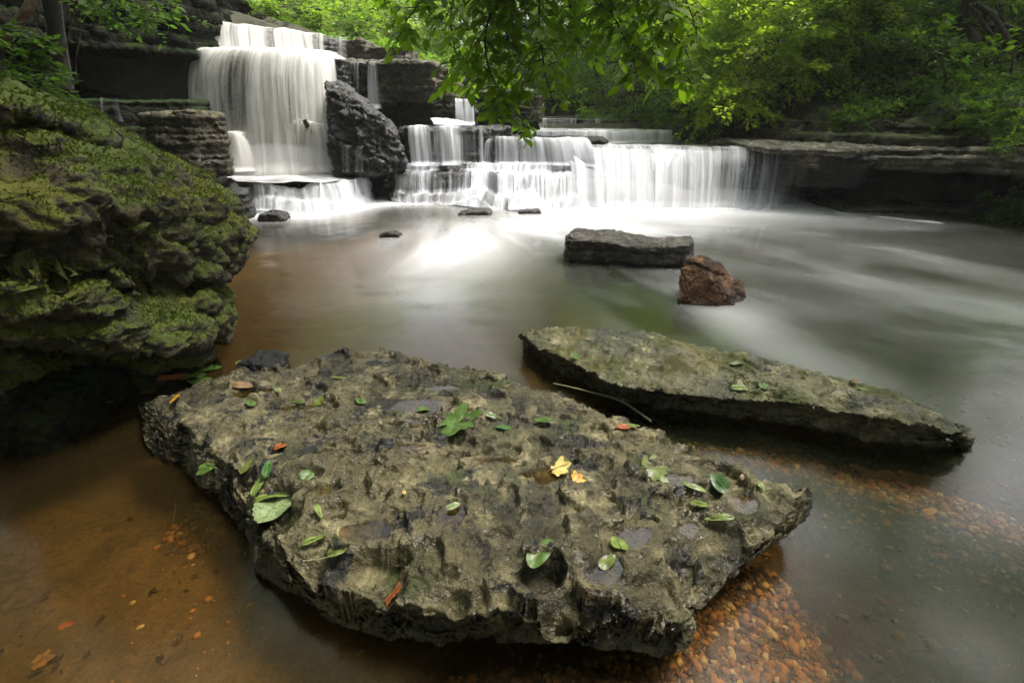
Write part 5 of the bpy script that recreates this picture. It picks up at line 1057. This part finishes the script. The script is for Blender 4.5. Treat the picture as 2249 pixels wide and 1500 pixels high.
FL_ = [
 (1005,940,92,-75,'lobed','green',"star shaped bright green leaf lying in the middle of the pitted slab",'slab',.012,.15,0),
 (608,1130,100,172,'heart','pale',"large pale heart shaped leaf lying face down with its stalk pointing up",'slab',.014,.10,.75),
 (610,1103,85,-78,'narrow','lime',"narrow folded leaf lying across the large pale leaf",'slab',.035,.2,0),
 (572,1072,48,-15,'ovate','lime',"oval yellowish leaf just above the large pale leaf",'slab',.012,.2,0),
 (590,1036,40,10,'ovate','dark',"dark green leaf standing above the oval yellowish leaf",'slab',.014,.25,0),
 (545,1030,36,-25,'ovate','olive',"folded olive leaf left of the dark leaf by the pale leaf's stalk",'slab',.010,.2,0),
 (458,1036,34,-80,'heart','green',"small green leaf on the slab's left sloping edge",'slab',.016,.1,0),
 (702,1130,58,215,'narrow','lime',"narrow pale leaf right of the large pale leaf, slanting down",'slab',.016,.25,0),
 (677,1051,28,-60,'heart','green',"little green leaf with a long curved stalk above the brown puddle",'slab',.008,.1,1.8),
 (1228,1034,46,-80,'lobed','yellow',"pale yellow toothed leaf floating in the middle puddle",'slab',.008,.1,0),
 (1268,1058,32,-40,'lobed','orange',"small bright orange leaf touching the pale yellow one",'slab',.010,.2,0),
 (1232,1017,38,-85,'ovate','green',"green leaf just behind the pale yellow leaf",'slab',.008,.1,0),
 (1357,1196,42,5,'heart','lime',"pale round leaf floating on the right front puddle",'slab',.006,.1,0),
 (1332,1250,52,-50,'ovate','olive',"sunken olive leaf below the pale round one",'slab',.001,.05,0),
 (1187,1225,76,-48,'ovate','green',"long green leaf leaning in the round hollow near the front",'slab',.014,.2,0),
 (1520,1075,60,72,'narrow','lime',"narrow lime leaf left of the crumpled dark green leaf",'slab',.010,.15,0),
 (1577,1068,56,20,'ovate','dark',"crumpled dark green leaf in the right hand puddle",'slab',.012,.3,0),
 (1532,1112,38,50,'ovate','lime',"short lime leaf below the narrow lime one on the slab's right",'slab',.010,.15,0),
 (1578,1144,60,82,'narrow','lime',"narrow lime leaf lowest on the slab's right side",'slab',.010,.15,0),
 (1668,1070,26,10,'ovate','lime',"tiny pale leaf nearest the slab's right tip",'slab',.010,.2,0),
 (1632,1050,20,-60,'ovate','brown',"tiny brown leaf near the slab's right tip",'slab',.006,.2,0),
 (997,1130,34,-60,'ovate','pale',"pale blue green leaf in the dark hollow at the slab's centre",'slab',.010,.15,0),
 (865,1312,38,-62,'rect','red',"torn orange red leaf on the slab's front slope",'slab',.012,.1,0),
 (620,992,30,-85,'ovate','red',"small red leaf on the left of the slab",'slab',.010,.1,0),
 (1392,940,30,-70,'ovate','lime',"lime half of a two coloured leaf pair on the slab's right back",'slab',.010,.1,0),
 (1368,943,34,80,'ovate','red',"pinkish half of a two coloured leaf pair on the slab's right back",'slab',.008,.1,0),
 (1195,930,50,60,'ovate','green',"folded green leaf on the slab right of the star shaped one",'slab',.010,.25,0),
 (1105,942,34,80,'ovate','dark',"flat dark green leaf between the star shaped and the folded leaf",'slab',.006,.1,0),
 (553,893,30,60,'ovate','green',"green leaf near the slab's left back edge",'slab',.012,.15,0),
 (793,886,30,55,'ovate','green',"small green leaf near the slab's back, left of the white shine",'slab',.010,.1,0),
 (703,886,24,0,'heart','olive',"small olive leaf at the left back of the slab, by a green one",'slab',.006,.1,0),
 (655,886,32,85,'narrow','green',"narrow green leaf left of the small olive one",'slab',.006,.1,0),
 (745,834,34,-88,'ovate','olive',"wet olive leaf close to the slab's far edge",'slab',.006,.1,0),
 (610,858,18,60,'ovate','lime',"tiny lime leaf in the back left puddle",'slab',.006,.1,0),
 (535,850,40,-80,'ovate','brown',"curled brown leaf in the back left puddle",'slab',.008,.15,0),
 (386,880,24,-30,'ovate','orange',"yellow scrap of leaf at the slab's left corner",'slab',.010,.15,0),
 (697,1197,60,-72,'narrow','lime',"narrow pale leaf lying in the left front puddle",'slab',.006,.08,0),
 (742,1212,44,-80,'ovate','olive',"sunken green leaf in the left front puddle",'slab',.001,.05,0),
 (1435,1035,68,-80,'lobed','olive',"big sunken olive leaf in the puddle on the slab's right back",'slab',-.004,.02,0),
 (930,905,30,-85,'ovate','green',"small green leaf beside the white shine on the slab",'slab',.006,.1,0),
 (1075,917,46,88,'narrow','green',"thin dark leaf behind the star shaped leaf",'slab',.004,.1,0),
 (888,1083,14,20,'ovate','yellow',"tiny cream scrap of leaf in the slab's centre hollow",'slab',.010,.2,0),
 (1262,786,24,-30,'lobed','green',"small green lobed leaf on the far slab's left end",'slab2',.008,.1,0),
 (1615,801,34,88,'narrow','pale',"pale narrow leaf on the middle of the long slab",'slab2',.006,.1,0),
 (1625,856,38,-85,'ovate','lime',"lime leaf on the front lip of the long slab",'slab2',.008,.1,0),
 (1672,853,20,20,'heart','green',"small round green leaf right of the lime one on the long slab",'slab2',.008,.1,0),
 (1872,842,22,10,'ovate','brown',"small brown upright leaf on the right part of the long slab",'slab2',.014,.3,0),
 (1765,828,16,10,'ovate','green',"tiny green leaf near the back edge of the long slab",'slab2',.008,.1,0),
 (1890,858,34,80,'narrow','lime',"thin lime leaf next to the brown upright leaf",'slab2',.006,.1,0),
 (455,812,62,-80,'ovate','green',"upper green leaf floating between boulder and slab",'w',.010,.05,0),
 (425,828,58,-88,'ovate','lime',"pale leaf floating against the foot of the mossy boulder",'w',.012,.05,0),
 (440,842,60,84,'ovate','green',"lower green leaf in the floating clump by the boulder",'w',.016,.08,0),
 (540,797,44,-85,'ovate','lime',"lime leaf floating beyond the wet black rock",'w',.008,.05,0),
 (385,852,54,-75,'ovate','red',"rusty curled leaf wedged at the slab's far left corner",'w',.07,.3,0),
 (1360,850,18,0,'ovate','orange',"orange scrap of leaf in the channel between the slabs",'w',.006,.05,0),
 (90,1450,42,-60,'lobed','brown',"sunken brown lobed leaf in the bottom left corner",'w2',.0,.1,0),
 (2043,1123,30,-80,'ovate','orange',"pale orange leaf under water in the right channel",'w3',.0,.1,0),
 (145,1372,30,-70,'ovate','red',"small dull red leaf sunk on the sand at the left",'w2',.0,.1,0),
]
for a in FL_:
    sf = a[7]; zf = {'w': 0.0, 'w2': -.09, 'w3': -.05}.get(sf)
    fallen(a[0], a[1], a[2], a[3], a[4], a[5], a[6], sf if sf.startswith('slab') else 'z', a[8], a[9], a[10], zf=zf)
fallen(12, 272, 46, -80, 'ovate', 'pale', "pale green leaf on top of the mossy boulder at the left edge", 'at', .03, .1, 0, zf=2.02)
# twigs
tw_ = [GP(x, y, lambda a, b: z) for (x, y, z) in ((1215, 842, .075), (1262, 852, .07), (1300, 862, .06), (1340, 872, .05), (1368, 882, .045), (1395, 900, .03), (1430, 925, .02))]
t1 = tubes("twig", [(resample(tw_, 24)[0], np.linspace(.0035, .007, 24)), (np.array([tw_[4], tw_[4]+(-.004, .0, .022)]), [.006, .005])], MT['twig'], ns=8); tag(t1, "pale bent twig bridging the channel between the two slabs", "twig")
def sm(label, pts, r, mat='twig'): tag(tubes("twig", [(resample(pts, 16)[0], np.linspace(r, r*.6, 16))], MT[mat], ns=6), label, "twig")
sm("bleached stick on the back left edge of the pitted slab", [G(575, 832, .10), G(592, 826, .11), G(610, 819, .11)], .007)
sm("thin curved stalk lying near the slab's back left", [G(480, 880, .11), G(510, 872, .12), G(535, 866, .12)], .0018)
sm("dark forked twig sunk in the brown water at the left", [G(385, 1105, -.03), G(383, 1130, -.03), G(375, 1160, -.03)], .004, 'barkdark')
sm("thin upright twig standing in the water by the mossy boulder", [G(468, 810, .0), D(482, 790, 2.47), D(484, 768, 2.47)], .003, 'barkdark')
sm("broken dark stick in the shadow under the mossy boulder", [G(180, 900, .02), G(215, 890, .03), G(250, 880, .04)], .006, 'bark')
sm("long thin stalk in the left front puddle", [GP(665, 1232, slabtop), GP(710, 1226, slabtop), GP(752, 1214, slabtop)], .0016)
# the wood closing the valley behind the trees one can tell apart
n = 4200; az = RNG.uniform(-48, 48, n); az = np.radians(az); dist = RNG.uniform(24, 31, n); zz = RNG.random(n)**.9
hmax = 16-9.5*np.exp(-((np.degrees(az)+9)/9.0)**4)+1.5*np.sin(az*7)
o_ = np.stack([np.sin(az)*dist, np.cos(az)*dist, 1.2+zz*hmax], 1); o_ = o_[fbm(o_, .55, 3, seed=6) > -.30]
pos, ld, nr, tw = sprays(o_, np.stack([RNG.normal(0, 1, len(o_)), -np.abs(RNG.normal(0, 1, len(o_))), RNG.normal(0, .3, len(o_))], 1), 1.9, 46, .3, .5, .25)
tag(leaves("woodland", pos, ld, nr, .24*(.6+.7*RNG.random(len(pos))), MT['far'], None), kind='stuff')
# still moist air of the gorge
bm = bmesh.new(); bmesh.ops.create_cube(bm, size=1); me = bpy.data.meshes.new("haze"); bm.to_mesh(me); bm.free()
hz = bpy.data.objects.new("haze", me); C.objects.link(hz); hz.scale = (80, 70, 30); hz.location = (0, 15, 12.5)
m = M("haze air"); pv = m.n("VolumePrincipled", {"Color": (.93, .96, .95), "Density": .0012, "Anisotropy": .35}); m.nt.links.new(pv.outputs[0], m.out.inputs["Volume"]); me.materials.append(m.m); tag(hz, kind='stuff')

n = 1800; az = np.radians(RNG.uniform(62, 298, n)); dist = RNG.uniform(9, 12, n)  # unseen leaf wall added behind and beside the camera to block low light
o_ = np.stack([np.sin(az)*dist, np.cos(az)*dist, RNG.random(n)*9], 1)
pos, ld, nr, tw = sprays(o_, RNG.normal(0, 1, o_.shape)*np.array([1, 1, .3]), 1.8, 40, .3, .5, .25)
tag(leaves("woodland", pos, ld, nr, .26*(.6+.7*RNG.random(len(pos))), MT['deep'], None), kind='stuff')

# spray hanging where the falls land
m = M("spray mist"); pv = m.n("VolumePrincipled", {"Color": (.97, .98, 1.0), "Density": .55, "Anisotropy": .2}); m.nt.links.new(pv.outputs[0], m.out.inputs["Volume"]); MT['mist'] = m.m
def mist(c, sx, sy, sz_, rot=0.0):
    bm = bmesh.new(); bmesh.ops.create_uvsphere(bm, u_segments=32, v_segments=16, radius=1); me = bpy.data.meshes.new("mist"); bm.to_mesh(me); bm.free(); me.materials.append(MT['mist'])
    o = bpy.data.objects.new("mist", me); C.objects.link(o); o.location = c; o.scale = (sx, sy, sz_); o.rotation_euler = (0, 0, rot); tag(o, kind='stuff')
c_ = D(620, 372, 8.7); mist((c_[0], c_[1]-.1, .55), 1.35, .5, .42)
c_ = G(690, 466); mist((c_[0], c_[1], .05), 1.1, .5, .32)
c_ = G(1330, 455); mist((c_[0], c_[1], .05), 1.7, .55, .42, -.05)
c_ = G(1600, 458); mist((c_[0], c_[1], .02), 1.4, .45, .30, -.12)
c_ = G(1080, 452); mist((c_[0], c_[1], .02), 1.2, .4, .22)

# dark litter lying on the sand and in the hollows
n = 900; x = RNG.uniform(-1.9, -.2, n); y = RNG.uniform(.35, 1.9, n); k = fbm(np.stack([x, y, x*0], 1), 2.5, 3, seed=8) > -.02; x, y = x[k], y[k]
Pl = np.stack([x, y, bed_h(x, y)+.006+.008*RNG.random(len(x))], 1)
MT['litter'] = leafmat("dark litter", (.012, .008, .004), (.05, .028, .012), .1, .8)
tag(leaves("leaf_litter", Pl, RNG.normal(0, 1, Pl.shape)*np.array([1, 1, .15]), np.array([0, 0, 1.])+RNG.normal(0, .3, Pl.shape), .030*(.3+RNG.random(len(Pl))**2*1.3), MT['litter'], None), kind='stuff')
